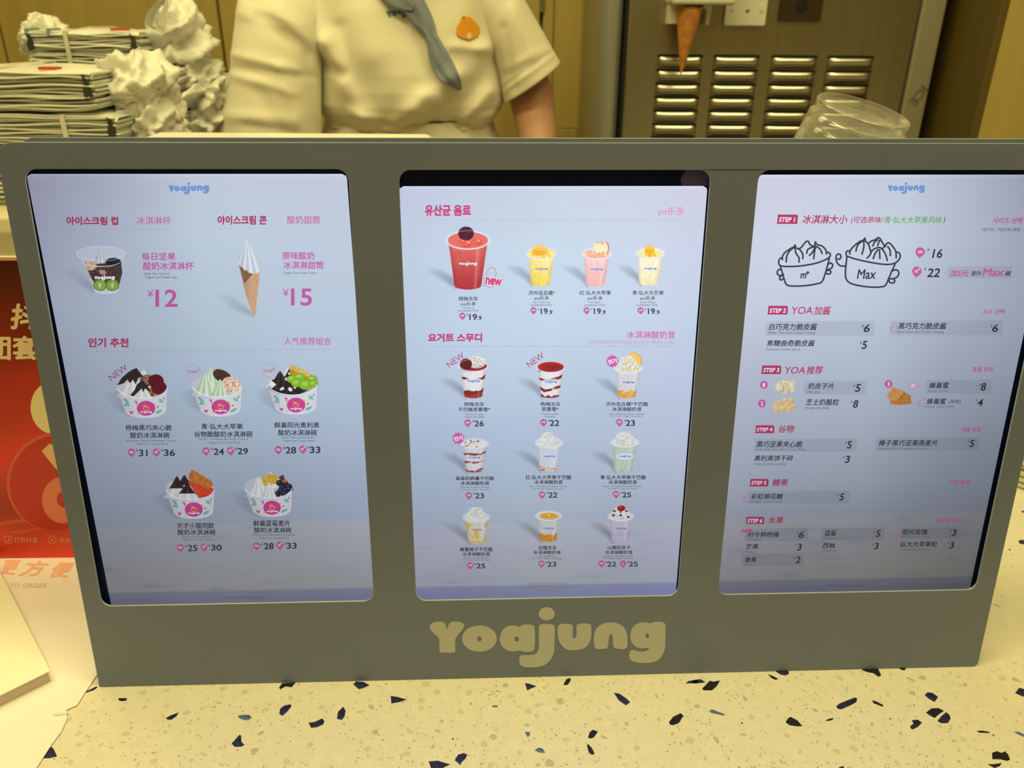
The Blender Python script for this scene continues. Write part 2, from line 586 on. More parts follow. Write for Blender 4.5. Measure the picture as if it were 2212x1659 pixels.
c5, c6, c7, c3r = crop(0, 1150, 3.16), crop(700, 1250, 2.765), crop(1500, 1250, 3.107), crop(2112, 900, 4.74)
NAVY = [
    (c5, 'n', [(582, 1092), (668, 1052), (650, 1060), (600, 1093)]),
    (c5, 'n', [(582, 1090), (655, 1053), (668, 1058), (640, 1078), (592, 1094)]),
    (c5, 'k', [(807, 1132), (866, 1132), (864, 1148), (832, 1153), (812, 1148)]),
    (c5, 'n', [(292, 1543), (318, 1500), (340, 1467), (358, 1468), (372, 1490), (390, 1530), (340, 1542)]),
    (c5, 'n', [(1132, 1268), (1160, 1252), (1221, 1229), (1205, 1255), (1172, 1279), (1145, 1280)]),
    (c5, 's', [(1622, 1256), (1640, 1247), (1700, 1246), (1717, 1262), (1700, 1280), (1670, 1284), (1635, 1270)]),
    (c5, 'n', [(1581, 1442), (1610, 1410), (1637, 1381), (1646, 1390), (1648, 1430), (1669, 1450), (1650, 1463), (1602, 1465)]),
    (c5, 'n', [(1906, 1238), (1912, 1205), (1940, 1183), (1985, 1173), (1989, 1190), (1960, 1225), (1927, 1254)]),
    (c5, 'k', [(1905, 1062), (1925, 1030), (2018, 1026), (1990, 1058), (1950, 1052), (1914, 1071)]),
    (c5, 'n', [(2106, 1301), (2150, 1294), (2200, 1270), (2215, 1290), (2205, 1312), (2165, 1330), (2124, 1335)]),
    (c6, 'n', [(175, 632), (190, 614), (235, 617), (272, 636), (240, 652), (208, 661)]),
    (c6, 'n', [(398, 700), (440, 708), (494, 722), (450, 738), (402, 746)]),
    (c6, 'n', [(77, 838), (84, 795), (115, 765), (129, 790), (122, 825), (106, 844)]),
    (c6, 'n', [(1200, 624), (1225, 628), (1270, 643), (1240, 655), (1213, 668)]),
    (c6, 'k', [(1430, 632), (1448, 600), (1475, 593), (1470, 615), (1455, 634), (1436, 637)]),
    (c6, 'k', [(1448, 565), (1470, 563), (1462, 572)]),
    (c6, 's', [(1002, 766), (1010, 757), (1040, 758), (1032, 769)]),
    (c6, 'n', [(1731, 683), (1760, 686), (1805, 715), (1829, 738), (1803, 757), (1760, 727)]),
    (c6, 'k', [(2060, 858), (2085, 825), (2130, 804), (2147, 818), (2120, 862), (2085, 876), (2066, 872)]),
    (c6, 'k', [(1576, 950), (1586, 918), (1606, 902), (1636, 915), (1610, 950), (1592, 955)]),
    (c6, 'k', [(1569, 993), (1580, 990), (1600, 1012), (1616, 1045), (1600, 1054), (1580, 1035)]),
    (c6, 's', [(1199, 915), (1230, 918), (1228, 938), (1216, 949)]),
    (c6, 's', [(1258, 1026), (1280, 1010), (1305, 1015), (1322, 1040), (1290, 1041)]),
    (c6, 'n', [(780, 1085), (800, 1052), (835, 1042), (856, 1052), (845, 1075), (822, 1096), (812, 1115), (800, 1100)]),
    (c6, 'n', [(625, 1092), (680, 1088), (754, 1110), (720, 1125), (690, 1150), (645, 1150)]),
    (c6, 'k', [(2195, 618), (2225, 603), (2235, 625), (2210, 627)]),
    (c7, 'n', [(0, 680), (40, 675), (74, 694), (55, 700), (-60, 704), (-40, 688)]),
    (c7, 'k', [(52, 738), (75, 715), (103, 685), (125, 692), (172, 684), (150, 722), (118, 750), (62, 750)]),
    (c7, 'k', [(492, 640), (530, 655), (563, 673), (545, 680), (518, 668)]),
    (c7, 'n', [(540, 620), (600, 612), (632, 622), (635, 640), (610, 650), (580, 645)]),
    (c7, 'k', [(1120, 612), (1180, 600), (1232, 602), (1254, 650), (1235, 659), (1200, 635), (1160, 628)]),
    (c7, 'k', [(1372, 604), (1400, 597), (1420, 600), (1412, 616), (1395, 614)]),
    (c7, 'n', [(952, 856), (975, 838), (1075, 798), (1092, 803), (1088, 828), (1050, 850), (988, 877), (962, 874)]),
    (c7, 'k', [(1194, 816), (1225, 826), (1268, 850), (1264, 860), (1228, 846), (1200, 836)]),
    (c7, 'n', [(1545, 782), (1565, 763), (1600, 768), (1636, 795), (1612, 828), (1575, 808)]),
    (c7, 'k', [(1554, 900), (1590, 871), (1640, 869), (1674, 888), (1640, 912), (1612, 936), (1580, 918)]),
    (c7, 'n', [(1631, 958), (1655, 925), (1690, 896), (1712, 915), (1720, 940), (1700, 970), (1660, 971)]),
    (c7, 's', [(98, 885), (120, 878), (160, 895), (202, 908), (198, 920), (150, 910), (110, 900)]),
    (c7, 'k', [(612, 965), (628, 938), (645, 928), (690, 950), (725, 990), (690, 992), (640, 985)]),
    (c7, 'k', [(876, 955), (900, 942), (935, 935), (925, 950), (900, 955)]),
    (c7, 'n', [(1448, 990), (1470, 975), (1460, 950), (1500, 947), (1528, 967), (1500, 995), (1465, 1013), (1450, 1005)]),
    (c7, 'k', [(1892, 1024), (1930, 1020), (1984, 1030), (1975, 1037), (1915, 1034)]),
    (c7, 'k', [(1997, 1170), (2030, 1158), (2060, 1170), (2085, 1160), (2105, 1180), (2118, 1215), (2100, 1224), (2050, 1212),
               (2000, 1212)]),
    (c7, 'k', [(1968, 1246), (2020, 1245), (2062, 1237), (2050, 1258), (2015, 1272)]),
    (c7, 'n', [(2152, 768), (2180, 733), (2225, 745), (2240, 795), (2200, 790)]),
    (c7, 's', [(2143, 1030), (2175, 1028), (2240, 1060), (2215, 1066)]),
    (c7, 'n', [(968, 1268), (1000, 1257), (1005, 1275), (985, 1290)]),
    (c3r, 'n', [(418, 1270), (440, 1262), (540, 1268), (560, 1300), (480, 1310), (425, 1300)]),
    (c3r, 'n', [(440, 972), (465, 963), (560, 985), (530, 995), (470, 985)]),
    (c3r, 'k', [(315, 1348), (345, 1370), (322, 1370)]),
]
occupied = []
for k, (cr, c, pts) in enumerate(NAVY):
    if k == 0:
        continue
    w = [at_z(*cr(x, y), CT) for x, y in pts]
    me, (cx, cy) = chip_mesh([(p.x, p.y) for p in w])
    o = obj('chip', me, counter, M[{'n': 'navy', 'k': 'black', 's': 'sky'}[c]],
            label={'n': 'dark blue chip', 'k': 'black chip', 's': 'light blue chip'}[c])
    o.location = (cx, cy, CT)
    occupied.append((cx, cy, max((Vector((p.x - cx, p.y - cy))).length for p in w)))


def rand_poly(r, n, el, ang):
    c, s = math.cos(ang), math.sin(ang)
    out = []
    for k in range(n):
        a = 2 * math.pi * (k + random.uniform(-.28, .28)) / n
        q = r * random.uniform(.72, 1.1)
        x, y = q * math.cos(a), q * math.sin(a) * el
        out.append((x * c - y * s, x * s + y * c))
    return out


shapes = []
for k in range(26):
    me, _ = chip_mesh(rand_poly(1.0, random.choice((5, 6, 7)), random.uniform(.4, .95), 0))
    # height stays in metres whatever the size: stored flat, scaled in x and y only
    shapes.append(me)
placed = 0
tries = 0
while placed < 205 + 15 and tries < 6000:
    tries += 1
    if placed < 195:
        px, py = random.uniform(140, 2212), random.uniform(1445, 1668)
    else:
        px, py = random.uniform(2090, 2260), random.uniform(1000, 1450)
    p = at_z(px, py, CT)
    r = random.choice((0.0014, 0.0019, 0.0023, 0.0028, 0.0034))
    if any((p.x - a) ** 2 + (p.y - b) ** 2 < (rr + r * 1.15) ** 2 for a, b, rr in occupied):
        continue
    me = random.choice(shapes)
    occupied.append((p.x, p.y, r))
    if len(me.materials) == 0:
        me.materials.append(M['palechip'])
    o = bpy.data.objects.new('chip', me)
    COL.objects.link(o)
    o.parent = counter
    o.location = (p.x, p.y, CT)
    o.scale = (r, r, 1)
    o.rotation_euler = (0, 0, random.uniform(0, 6.28))
    o.material_slots[0].link = 'OBJECT'
    o.material_slots[0].material = M['palechip'] if random.random() < .72 else M['greychip']
    placed += 1
# dark chips elsewhere on the top, outside the photograph
dark_shapes = [chip_mesh(rand_poly(1.0, random.choice((4, 5, 6)), random.uniform(.35, .8), 0))[0] for _ in range(8)]
for k in range(46):
    x, y = random.choice((random.uniform(-1.3, -.55), random.uniform(.50, 1.3))), random.uniform(.27, .90)
    r = random.uniform(.004, .0075)
    if any((x - a) ** 2 + (y - b) ** 2 < (rr + r) ** 2 for a, b, rr in occupied):
        continue
    occupied.append((x, y, r))
    me = random.choice(dark_shapes)
    if len(me.materials) == 0:
        me.materials.append(M['navy'])
    o = bpy.data.objects.new('chip', me)
    COL.objects.link(o)
    o.parent = counter
    o.location = (x, y, CT)
    o.scale = (r, r, 1)
    o.rotation_euler = (0, 0, random.uniform(0, 6.28))
    o['label'] = 'dark blue chip'
# the smallest flecks: one part
vs, fs = [], []
for k in range(4200):
    if k < 3000:
        q = at_z(random.uniform(60, 2212), random.uniform(1430, 1720), CT)
        x, y = q.x, q.y
    else:
        x, y = random.uniform(-1.0, 1.0), random.uniform(.26, .92)
    r = random.choice((0.0003, 0.0004, 0.0005, 0.0007, 0.0010))
    base = len(vs)
    poly = rand_poly(r, 5, random.uniform(.45, 1), random.uniform(0, 3.1))
    vs += [(x + a, y + b, CT + 0.0001) for a, b in poly]
    fs.append(tuple(range(base, base + 5)))
me = bpy.data.meshes.new('small_chips')
me.from_pydata(vs, [], fs)
obj('small_chips', me, counter, M['greychip'], kind='stuff')

# ================================================================== MENU STAND
X0, Y0, YAW, TILT, PH, PW = -0.28334, 0.41855, 0.04116, 0.10847, 0.36085, 0.62
U = Vector((math.cos(YAW), math.sin(YAW), 0))
n0 = Vector((-math.sin(YAW), math.cos(YAW), 0))
V = math.cos(TILT) * Vector((0, 0, 1)) + math.sin(TILT) * n0
N = V.cross(U)
if N.dot(n0) < 0:
    N = -N
ORG = Vector((X0, Y0, CT))
SM = Matrix(((U.x, N.x, V.x, ORG.x), (U.y, N.y, V.y, ORG.y), (U.z, N.z, V.z, ORG.z), (0, 0, 0, 1)))


def uv(px, py, d=0.0):
    q = at_plane(px, py, ORG + N * d, N) - ORG - N * d
    return q.dot(U), q.dot(V)


stand = thing('menu_stand', 'wide blue grey metal menu stand holding three lit portrait screens on the counter', 'menu board')
stand.matrix_world = SM
outer = rrect(0, PW, 0, PH, (0.0012, 0.004, 0.010, 0.010))
holes = [[(x - (0.0011 * (1 - (y - .0646) / .2819) if k == 0 and x < .1 else 0), y) for x, y in rrect(*h, 0.0068)[::-1]] for k, h in enumerate(((0.0131, 0.1918, 0.0646, 0.3465), (0.2203, 0.3982, 0.0641, 0.3460),
                                           (0.4261, 0.6066, 0.0641, 0.3460)))]
OPEN = ((0.0140, 0.1918, 0.0646, 0.3465), (0.2203, 0.3982, 0.0641, 0.3460), (0.4261, 0.6066, 0.0641, 0.3460))
fp = obj('front_panel', prism('front_panel', [outer] + holes, 0.0, 0.0016, bev=0.0005), stand, M['paint'])
EDGE_LIGHT = mat('edge_highlight', (0.46, 0.47, 0.47), .35, .2)  # edge highlight put into a paler colour
edge_faces(fp.data, EDGE_LIGHT)
obj('inner_body', prism('inner_body', [rrect(0.004, PW - 0.004, 0.004, PH - 0.0015, 0.008)], 0.0060, 0.0225), stand, M['shadepaint'],
    label='body between the two panels with its shade put into a darker grey')
bpn = obj('back_panel', prism('back_panel', [rrect(0.0005, PW - 0.0005, 0.003, PH + 0.0019, (0.002, 0.004, 0.010, 0.010))],
                        0.0226, 0.0242, bev=0.0005), stand, M['paint'])
edge_faces(bpn.data, EDGE_LIGHT)
obj('rear_leg', prism('rear_leg', [rrect(0.22, 0.40, 0.02, 0.24, 0.01)], 0.0244, 0.0260), stand, M['shadepaint'])

# the cream shop name under the middle screen: seven letters and the dot of the j
for loops in LOGO:
    ll = [[uv(700 + x / 2.765, 1250 + y / 2.765) for x, y in l] for l in loops]
    nm = 'letter_dot' if loops is LOGO[4] else 'letter'
    obj(nm, prism(nm, ll, -0.00012, 0.0), fp, M['vinyl'])

# ------------------------------------------------------------------ screens
DS = 0.0050                       # the glass lies 5 mm behind the front of the panel
SW = 0.1785
LIT = [(0.0117, 0.0117 + SW, 0.056, 0.34345), (0.2197, 0.2197 + SW, 0.050, 0.3366), (0.4272, 0.4272 + SW, 0.056, 0.34295)]


def bilerp(tab, s, t):
    tab = np.array(tab, float)
    R, C = tab.shape[:2]
    x = np.clip(s, 0, 1) * (C - 1)
    y = np.clip(t, 0, 1) * (R - 1)
    i = np.minimum(x.astype(int), C - 2)
    j = np.minimum(y.astype(int), R - 2)
    fx, fy = (x - i)[:, None], (y - j)[:, None]
    return (tab[j, i] * (1 - fx) * (1 - fy) + tab[j, i + 1] * fx * (1 - fy) + tab[j + 1, i] * (1 - fx) * fy
            + tab[j + 1, i + 1] * fx * fy)


# what each screen shows as its backdrop (rows top to bottom, 3 columns), in display colours with viewing-angle dimming painted in
BGT = [
    [[(142, 143, 168), (186, 194, 216), (194, 200, 226)], [(146, 150, 176), (184, 198, 218), (192, 204, 228)],
     [(150, 158, 182), (178, 194, 216), (186, 198, 224)], [(144, 152, 176), (168, 184, 208), (178, 190, 218)],
     [(136, 144, 166), (154, 168, 192), (166, 178, 206)], [(128, 134, 154), (140, 150, 172), (150, 160, 188)],
     [(118, 122, 138), (128, 134, 150), (138, 144, 162)], [(106, 108, 120), (116, 119, 128), (122, 126, 140)]],
    [[(190, 196, 224), (204, 212, 236), (208, 208, 234)], [(192, 204, 230), (204, 220, 244), (202, 208, 236)],
     [(188, 202, 230), (198, 214, 240), (196, 206, 234)], [(180, 194, 222), (188, 204, 230), (188, 198, 228)],
     [(168, 182, 212), (176, 190, 218), (178, 186, 216)], [(156, 169, 194), (163, 176, 200), (166, 173, 200)],
     [(144, 150, 176), (150, 158, 180), (152, 158, 186)], [(128, 132, 156), (136, 142, 160), (138, 142, 168)]],
    [[(206, 206, 232), (194, 200, 222), (140, 144, 166)], [(204, 210, 234), (196, 206, 228), (150, 156, 178)],
     [(196, 202, 228), (186, 196, 220), (150, 156, 180)], [(180, 186, 212), (170, 180, 204), (138, 144, 166)],
     [(166, 171, 195), (154, 163, 183), (124, 131, 149)], [(148, 154, 175), (138, 146, 163), (110, 118, 134)],
     [(128, 131, 150), (116, 120, 134), (96, 99, 112)], [(112, 112, 124), (102, 104, 110), (88, 90, 94)]],
]
smudges = []
for s_ in range(3):
    rs = random.Random(20 + s_)
    smudges.append([(rs.uniform(.03, .97), rs.uniform(.80, .97), rs.uniform(.015, .055), rs.uniform(.003, .008),
                     rs.uniform(3, 11)) for _ in range(18)])


def bg_colour(si, u_, v_):
    x0, x1, y0, y1 = LIT[si]
    s = (u_ - x0) / (x1 - x0)
    vb = 0.0646
    t = (y1 - v_) / (y1 - vb)
    c = bilerp(BGT[si], s, t)
    # table line: the lower fifth of the picture is a paler, greyer table top
    tl = (0.795, 0.80, 0.80)[si] - 0.012 * s
    st = np.clip((t - tl) / 0.012, 0, 1)[:, None]
    c = c + st * np.array([3, 1, -6.0])
    for (a, b, w, h, d) in smudges[si]:
        g = np.exp(-(((s - a) / w) ** 2 + ((t - b) / h) ** 2))[:, None]
        c = c - g * np.array([d, d * .8, d * .3])
    # soft cloudiness
    c = c + (np.sin(s * 7 + t * 5 + si) * np.sin(t * 9 - s * 3 + 2 * si) * 2.2)[:, None]
    # rounded white table ends above a blue strip at the foot
    e = np.clip((t - 0.972) / 0.005, 0, 1)
    if si != 1:
        e = np.maximum(e, 0)
    c = c * (1 - e[:, None]) + (c * np.array([.82, .84, .97])) * e[:, None]
    ed = 1.0 if si == 0 else 0.0
    c = c * np.array([1.005, 1.012, .985]) + st * np.array([4, 3, 5.0])
    # thin bright edge at the top
    tp = np.exp(-((t) / 0.004) ** 2)[:, None]
    c = c + tp * 14
    return c


class Ink:
    """flat coloured print collected into one mesh in the stand's own axes"""

    def __init__(self, si, layer):
        self.si, self.layer = si, layer
        self.v, self.f, self.c = [], [], []
        self.n = 0

    def to_uv(self, px):
        px = np.asarray(px, float)
        d = (px[:, :1] - 1106) / F * np.array(RIGHT)[None] + (px[:, 1:2] - 829.5) / F * np.array(DOWN)[None] + np.array(FWD)[None]
        O = np.array(ORG + N * DS)
        Cm, Nn = np.array(CAM), np.array(N)
        q = Cm + d * (((O - Cm) @ Nn) / (d @ Nn))[:, None] - O
        return np.stack([q @ np.array(U), q @ np.array(V)], 1)

    def add(self, px, faces, col, dim=True, layer=None):
        a = self.to_uv(px)
        cc = np.tile(np.array(col, float), (len(a), 1))
        if dim:
            b = bg_colour(self.si, a[:, 0], a[:, 1])
            L = b.mean(1, keepdims=True) / 200
            cc = cc * (0.45 + 0.55 * L) * .89 + b * .11
        k = self.layer if layer is None else layer
        self.v.append(np.column_stack([a[:, 0], np.full(len(a), DS - 2e-5 * k), a[:, 1]]))
        self.f += [tuple(i + self.n for i in f) for f in faces]
        self.c.append(nplin(cc))
        self.n += len(a)

    def text(self, cr, body, x0, y0, x1, y1, col, bold=0.02, shear=0.0, rot=0.0, layer=None):
        x0, y0 = cr(x0, y0)
        x1, y1 = cr(x1, y1)
        p, f = text_pts(body, x0, y0, x1, y1, bold, shear, rot)
        self.add(p, f, col, layer=layer)

    def poly(self, cr, pts, col, layer=None, dim=True):
        pts = [cr(x, y) for x, y in pts]
        tris = tessellate_polygon([[Vector((x, y, 0)) for x, y in pts]])
        self.add(np.array(pts), [tuple(t) for t in tris], col, layer=layer, dim=dim)

    def ell(self, cr, cx, cy, rx, ry, col, layer=None, rot=0.0, n=28, dim=True):
        self.poly(cr, ellipse_pts(cx, cy, rx, ry, n, rot), col, layer, dim)

    def stroke(self, cr, pts, w, col, closed=False, smooth=True, layer=None, dim=True):
        pts = [cr(x, y) for x, y in pts]
        if smooth:
            pts = catmull(pts, 5, closed)
        if closed:
            pts = list(pts) + [pts[0], pts[1]]
        P = np.array(pts, float)
        T = np.gradient(P, axis=0)
        T /= np.maximum(np.linalg.norm(T, axis=1, keepdims=True), 1e-9)
        Nn = np.stack([-T[:, 1], T[:, 0]], 1) * w / 2
        q = np.concatenate([P + Nn, P - Nn])
        k = len(P)
        self.add(q, [(i, i + 1, i + 1 + k, i + k) for i in range(k - 1)], col, layer=layer, dim=dim)
        if not closed:
            for e in (pts[0], pts[-1]):
                self.add(np.array(ellipse_pts(e[0], e[1], w / 2, w / 2, 10)), [tuple(range(10))], col, layer=layer, dim=dim)

    def dash(self, x0, y0, x1, y1, n, col):
        idc = lambda x, y: (x, y)
        for k in range(n):
            a, b = (k + .15) / n, (k + .7) / n
            p, q = (x0 + (x1 - x0) * a, y0 + (y1 - y0) * a), (x0 + (x1 - x0) * b, y0 + (y1 - y0) * b)
            self.poly(idc, [(p[0], p[1] - .7), (q[0], q[1] - .7), (q[0], q[1] + .7), (p[0], p[1] + .7)], col)

    def logo(self, x0, y0, x1, y1, col, layer=None):
        for p, f in logo_px(x0, y0, x1, y1):
            self.add(p, f, col, layer=layer)

    def mesh(self, name):
        me = bpy.data.meshes.new(name)
        v = np.concatenate(self.v)
        me.from_pydata(v.tolist(), [], self.f)
        at = me.color_attributes.new('Col', 'FLOAT_COLOR', 'POINT')
        c = np.concatenate(self.c)
        at.data.foreach_set('color', np.column_stack([c, np.ones(len(c))]).astype(np.float32).ravel())
        return me


SCREEN_LABEL = ['left screen with the ice cream cup, cone and bowl menu', 'middle screen with the drinks menu',
                'right screen with the step by step topping menu']
screens = []
for si in range(3):
    o_ = OPEN[si]
    ox0, ox1 = o_[0] - 0.0105, o_[1] + 0.0105
    bez = obj('screen', prism('screen', [rrect(ox0, ox1, 0.052, 0.3545, 0.004)], DS, DS + 0.0009), stand, M['bezel'],
              label=SCREEN_LABEL[si])
    screens.append(bez)
    # the lit picture: a rounded rectangle of fine cells
    x0, x1, y0, y1 = LIT[si]
    nu_, nv_ = 150, 250
    us, vs_ = np.linspace(x0, x1, nu_), np.linspace(0.060, y1, nv_)
    r = 0.0026
    G = []
    for j, v_ in enumerate(vs_):
        ins = 0.0
        if v_ > y1 - r:
            t_ = (v_ - (y1 - r)) / r
            ins = r * (1 - math.sqrt(max(0, 1 - t_ * t_)))
        row = x0 + ins + (us - x0) * ((x1 - x0 - 2 * ins) / (x1 - x0)) + (0.0038 * (y1 - v_) / .28 if si == 0 else 0)
        G.append(np.column_stack([row, np.full(nu_, DS - 2e-5), np.full(nu_, v_)]))
    # extra rows near the rounded top
    top = []
    for t_ in (0.5, 0.75, 0.9, 0.97):
        pass
    A = np.concatenate(G)
    idx = np.arange(nu_ * nv_).reshape(nv_, nu_)
    q = np.stack([idx[:-1, :-1], idx[:-1, 1:], idx[1:, 1:], idx[1:, :-1]], -1).reshape(-1, 4)
    me = bpy.data.meshes.new('backdrop_picture')
    me.from_pydata(A.tolist(), [], q.tolist())
    at = me.color_attributes.new('Col', 'FLOAT_COLOR', 'POINT')
    c = nplin(bg_colour(si, A[:, 0], A[:, 2]))
    at.data.foreach_set('color', np.column_stack([c, np.ones(len(c))]).astype(np.float32).ravel())
    obj('backdrop_picture', me, bez, M['ink'])

# ------------------------------------------------------------------ lettering on the screens
CR_, PK, BK, GY = (168, 48, 92), (196, 96, 158), (38, 40, 48), (104, 110, 124)
LP = (214, 140, 190)
BLUE = (100, 144, 208)
WHT = (236, 228, 244)
PIN = (190, 84, 144)
ID = lambda x, y: (x, y)
cA, cB, cC, cD, cE = crop(50, 350, 4.485), crop(430, 350, 4.484), crop(130, 700, 5.351), crop(400, 700, 5.353), crop(180, 980, 3.568)
cF, cG, cH, cI, cJ = crop(850, 360, 4.609), crop(1100, 360, 4.148), crop(880, 700, 5.529), crop(1120, 700, 5.529), crop(940, 920, 7.9)
cK, cL, cM, cN, cO, cP = crop(1100, 920, 5.53), crop(900, 1080, 3.814), crop(1620, 360, 3.736), crop(1590, 640, 3.556), \
    crop(1560, 900, 3.393), crop(1550, 1090, 3.687)


def pin(ink, cr, cx, cy, r, letter, sh=0.0):
    tipx = -sh * r * 1.2
    pts = []
    for k in range(21):
        a = math.radians(145 - k * (290 - 0) / 20)       # open at the bottom
        a = math.radians(150 + 240 * k / 20)
        pts.append((cx + r * math.cos(a), cy + r * math.sin(a) * 1.0))
    pts.append((cx + tipx + r * .1, cy + r * 1.36))
    ink.poly(cr, pts, PIN, layer=3)
    if letter == 'm+':
        ink.text(cr, 'm', cx - r * .52, cy - r * .28, cx + r * .22, cy + r * .35, WHT, .02, sh, layer=4)
        ink.text(cr, '+', cx + r * .16, cy - r * .72, cx + r * .66, cy - r * .2, WHT, .04, sh, layer=4)
    elif letter == 'm':
        ink.text(cr, 'm', cx - r * .5, cy - r * .3, cx + r * .5, cy + r * .35, WHT, .02, sh, layer=4)
    elif letter == 'M':
        ink.text(cr, 'M', cx - r * .58, cy - r * .38, cx + r * .58, cy + r * .38, WHT, .02, .25, layer=4)
    else:
        ink.text(cr, letter, cx - r * .22, cy - r * .4, cx + r * .25, cy + r * .4, WHT, .03, layer=4)


def star(ink, cr, cx, cy, r, filled, layer=3):
    pts = []
    for k in range(24):
        a = math.pi * 2 * k / 24 - math.pi / 2
        q = r * (1.0 if k % 2 == 0 else .80)
        pts.append((cx + q * math.cos(a), cy + q * math.sin(a)))
    if filled:
        ink.poly(cr, pts, (204, 84, 160), layer=layer)
    else:
        ink.stroke(cr, pts, 1.0, (214, 130, 190), closed=True, smooth=False, layer=layer)


def price(ink, cr, yx, num, frac=None, col=BK, sh=0.0, bold=.024):
    """yx: box of the currency sign (or None); num: (text, box)"""
    if yx:
        ink.text(cr, '¥', *yx, col, .005, sh)
    ink.text(cr, num[0], *num[1:], col, bold, sh)
    if frac:
        ink.text(cr, frac[0], *frac[1:], col, .03, sh)


# ---- left screen
K = Ink(0, 3)
K.logo(364, 394, 452, 420, BLUE)
for cr, s, bx, c, b in (
    (cA, '아이스크림 컵', (418, 528, 922, 612), CR_, .048), (cA, '冰淇淋杯', (1100, 527, 1432, 606), PK, .012),
    (cA, '每日坚果', (1150, 877, 1477, 952), (186, 76, 150), .018), (cA, '酸奶冰淇淋杯', (1162, 967, 1652, 1047), (186, 76, 150), .018),
    (cA, 'Daily Nut Crunch', (1175, 1070, 1417, 1098), GY, .018), (cA, 'Yogurt Ice Cream Cup', (1180, 1102, 1490, 1134), GY, .018),
    (cA, '¥', (1203, 1240, 1262, 1310), (186, 76, 150), -.01), (cA, '12', (1282, 1235, 1497, 1403), (186, 76, 150), .02),
    (cB, '아이스크림 콘', (178, 518, 657, 607), CR_, .048), (cB, '酸奶甜筒', (852, 520, 1172, 600), PK, .012),
    (cB, '原味酸奶', (806, 870, 1118, 946), (190, 80, 158), .018), (cB, '冰淇淋甜筒', (815, 960, 1207, 1037), (190, 80, 158), .018),
    (cB, 'Yogurt Ice Cream Cone', (817, 1062, 1135, 1090), GY, .018), (cB, '¥', (812, 1230, 868, 1300), (190, 80, 158), -.01),
    (cB, '15', (890, 1225, 1095, 1392), (190, 80, 158), .02),
    (cC, '인기 추천', (322, 160, 792, 270), CR_, .048), (cD, '人气推荐组合', (1143, 152, 1688, 242), PK, .012),
    (cC, '杨梅黑巧夹心脆', (755, 1163, 1290, 1232), BK, .018), (cC, '酸奶冰淇淋碗', (808, 1250, 1265, 1320), BK, .018),
    (cC, 'Waxberry Black Chocolate Crunch', (757, 1335, 1330, 1367), GY, .018), (cC, 'Yogurt Ice Cream Bowl', (868, 1374, 1248, 1402), GY, .018),
    (cD, '青·弘大大苹果', (187, 1150, 668, 1218), BK, .018), (cD, '谷物脆酸奶冰淇淋碗', (103, 1237, 778, 1308), BK, .018),
    (cD, 'Green · Hongdae Big Apple Crunch', (158, 1316, 728, 1347), GY, .018), (cD, 'Yogurt Ice Cream Bowl', (270, 1355, 637, 1388), GY, .018),
    (cD, '鲜巢阳光奥利奥', (1030, 1133, 1552, 1203), BK, .018), (cD, '酸奶冰淇淋碗', (1075, 1220, 1522, 1290), BK, .018),
    (cD, 'Fresh Nest Sunny Oreo', (1118, 1298, 1490, 1328), GY, .018), (cD, 'Yogurt Ice Cream Bowl', (1125, 1336, 1492, 1367), GY, .018),
    (cE, '天才小猫同款', (720, 532, 1008, 578), BK, .018), (cE, '酸奶冰淇淋碗', (727, 583, 1018, 627), BK, .018),
    (cE, 'Honeycomb Grapefruit', (757, 632, 985, 652), GY, .018), (cE, 'Yogurt Ice Cream Bowl', (757, 655, 995, 673), GY, .018),
    (cE, '鲜巢蓝莓麦片', (1310, 513, 1592, 560), BK, .018), (cE, '酸奶冰淇淋碗', (1317, 567, 1603, 610), BK, .018),
    (cE, 'Honeycomb Blueberry Granola', (1305, 615, 1630, 637), GY, .018), (cE, 'Yogurt Ice Cream Bowl', (1352, 640, 1588, 660), GY, .018),
    (cE, '*产品图片仅供参考,请以实际出品为准', (1083, 1099, 1403, 1117), (88, 90, 110), 0),
):
    K.text(cr, s, *bx, c, b)
K.dash(148, 495, 372, 494, 22, (164, 172, 190))
K.dash(473, 493, 693, 492.5, 22, (172, 182, 200))
K.dash(195, 759.5, 716, 754, 46, (160, 168, 188))
K.text(cC, 'NEW', 550, 523, 790, 597, (150, 60, 110), -.012, 0, .62)
for cx, cy, s in ((92, 550, 'Top1'), (975, 538, 'Top2')):
    star(K, cD, cx, cy, 92, False, layer=5)
    K.text(cD, s, cx - 64, cy - 22, cx + 64, cy + 26, (196, 66, 120), .02, 0, .22, layer=6)
for cr, px, py, r, l, yx, n in (
    (cC, 823, 1482, 43, 'm', (878, 1443, 902, 1475), ('31', 912, 1450, 1010, 1530)),
    (cC, 1112, 1480, 43, 'm+', (1168, 1440, 1192, 1472), ('36', 1200, 1447, 1328, 1527)),
    (cD, 240, 1466, 43, 'm', (295, 1430, 318, 1462), ('24', 330, 1437, 450, 1513)),
    (cD, 525, 1463, 43, 'm+', (578, 1426, 602, 1458), ('29', 607, 1432, 728, 1508)),
    (cD, 1077, 1452, 43, 'm', (1130, 1416, 1152, 1448), ('28', 1160, 1420, 1285, 1498)),
    (cD, 1360, 1446, 43, 'm+', (1414, 1410, 1436, 1442), ('33', 1440, 1415, 1565, 1493)),
    (cE, 748, 723, 27, 'm', (783, 702, 797, 722), ('25', 805, 703, 880, 752)),
    (cE, 930, 719, 27, 'm+', (965, 698, 979, 718), ('30', 985, 700, 1067, 748)),
    (cE, 1335, 710, 27, 'm', (1368, 687, 1384, 707), ('28', 1392, 688, 1467, 737)),
    (cE, 1514, 706, 27, 'm+', (1549, 684, 1564, 704), ('33', 1567, 685, 1645, 733)),
):
    pin(K, cr, px, py, r, l)
    price(K, cr, yx, n)
obj('lettering', K.mesh('lettering'), screens[0], M['ink'], kind='stuff')

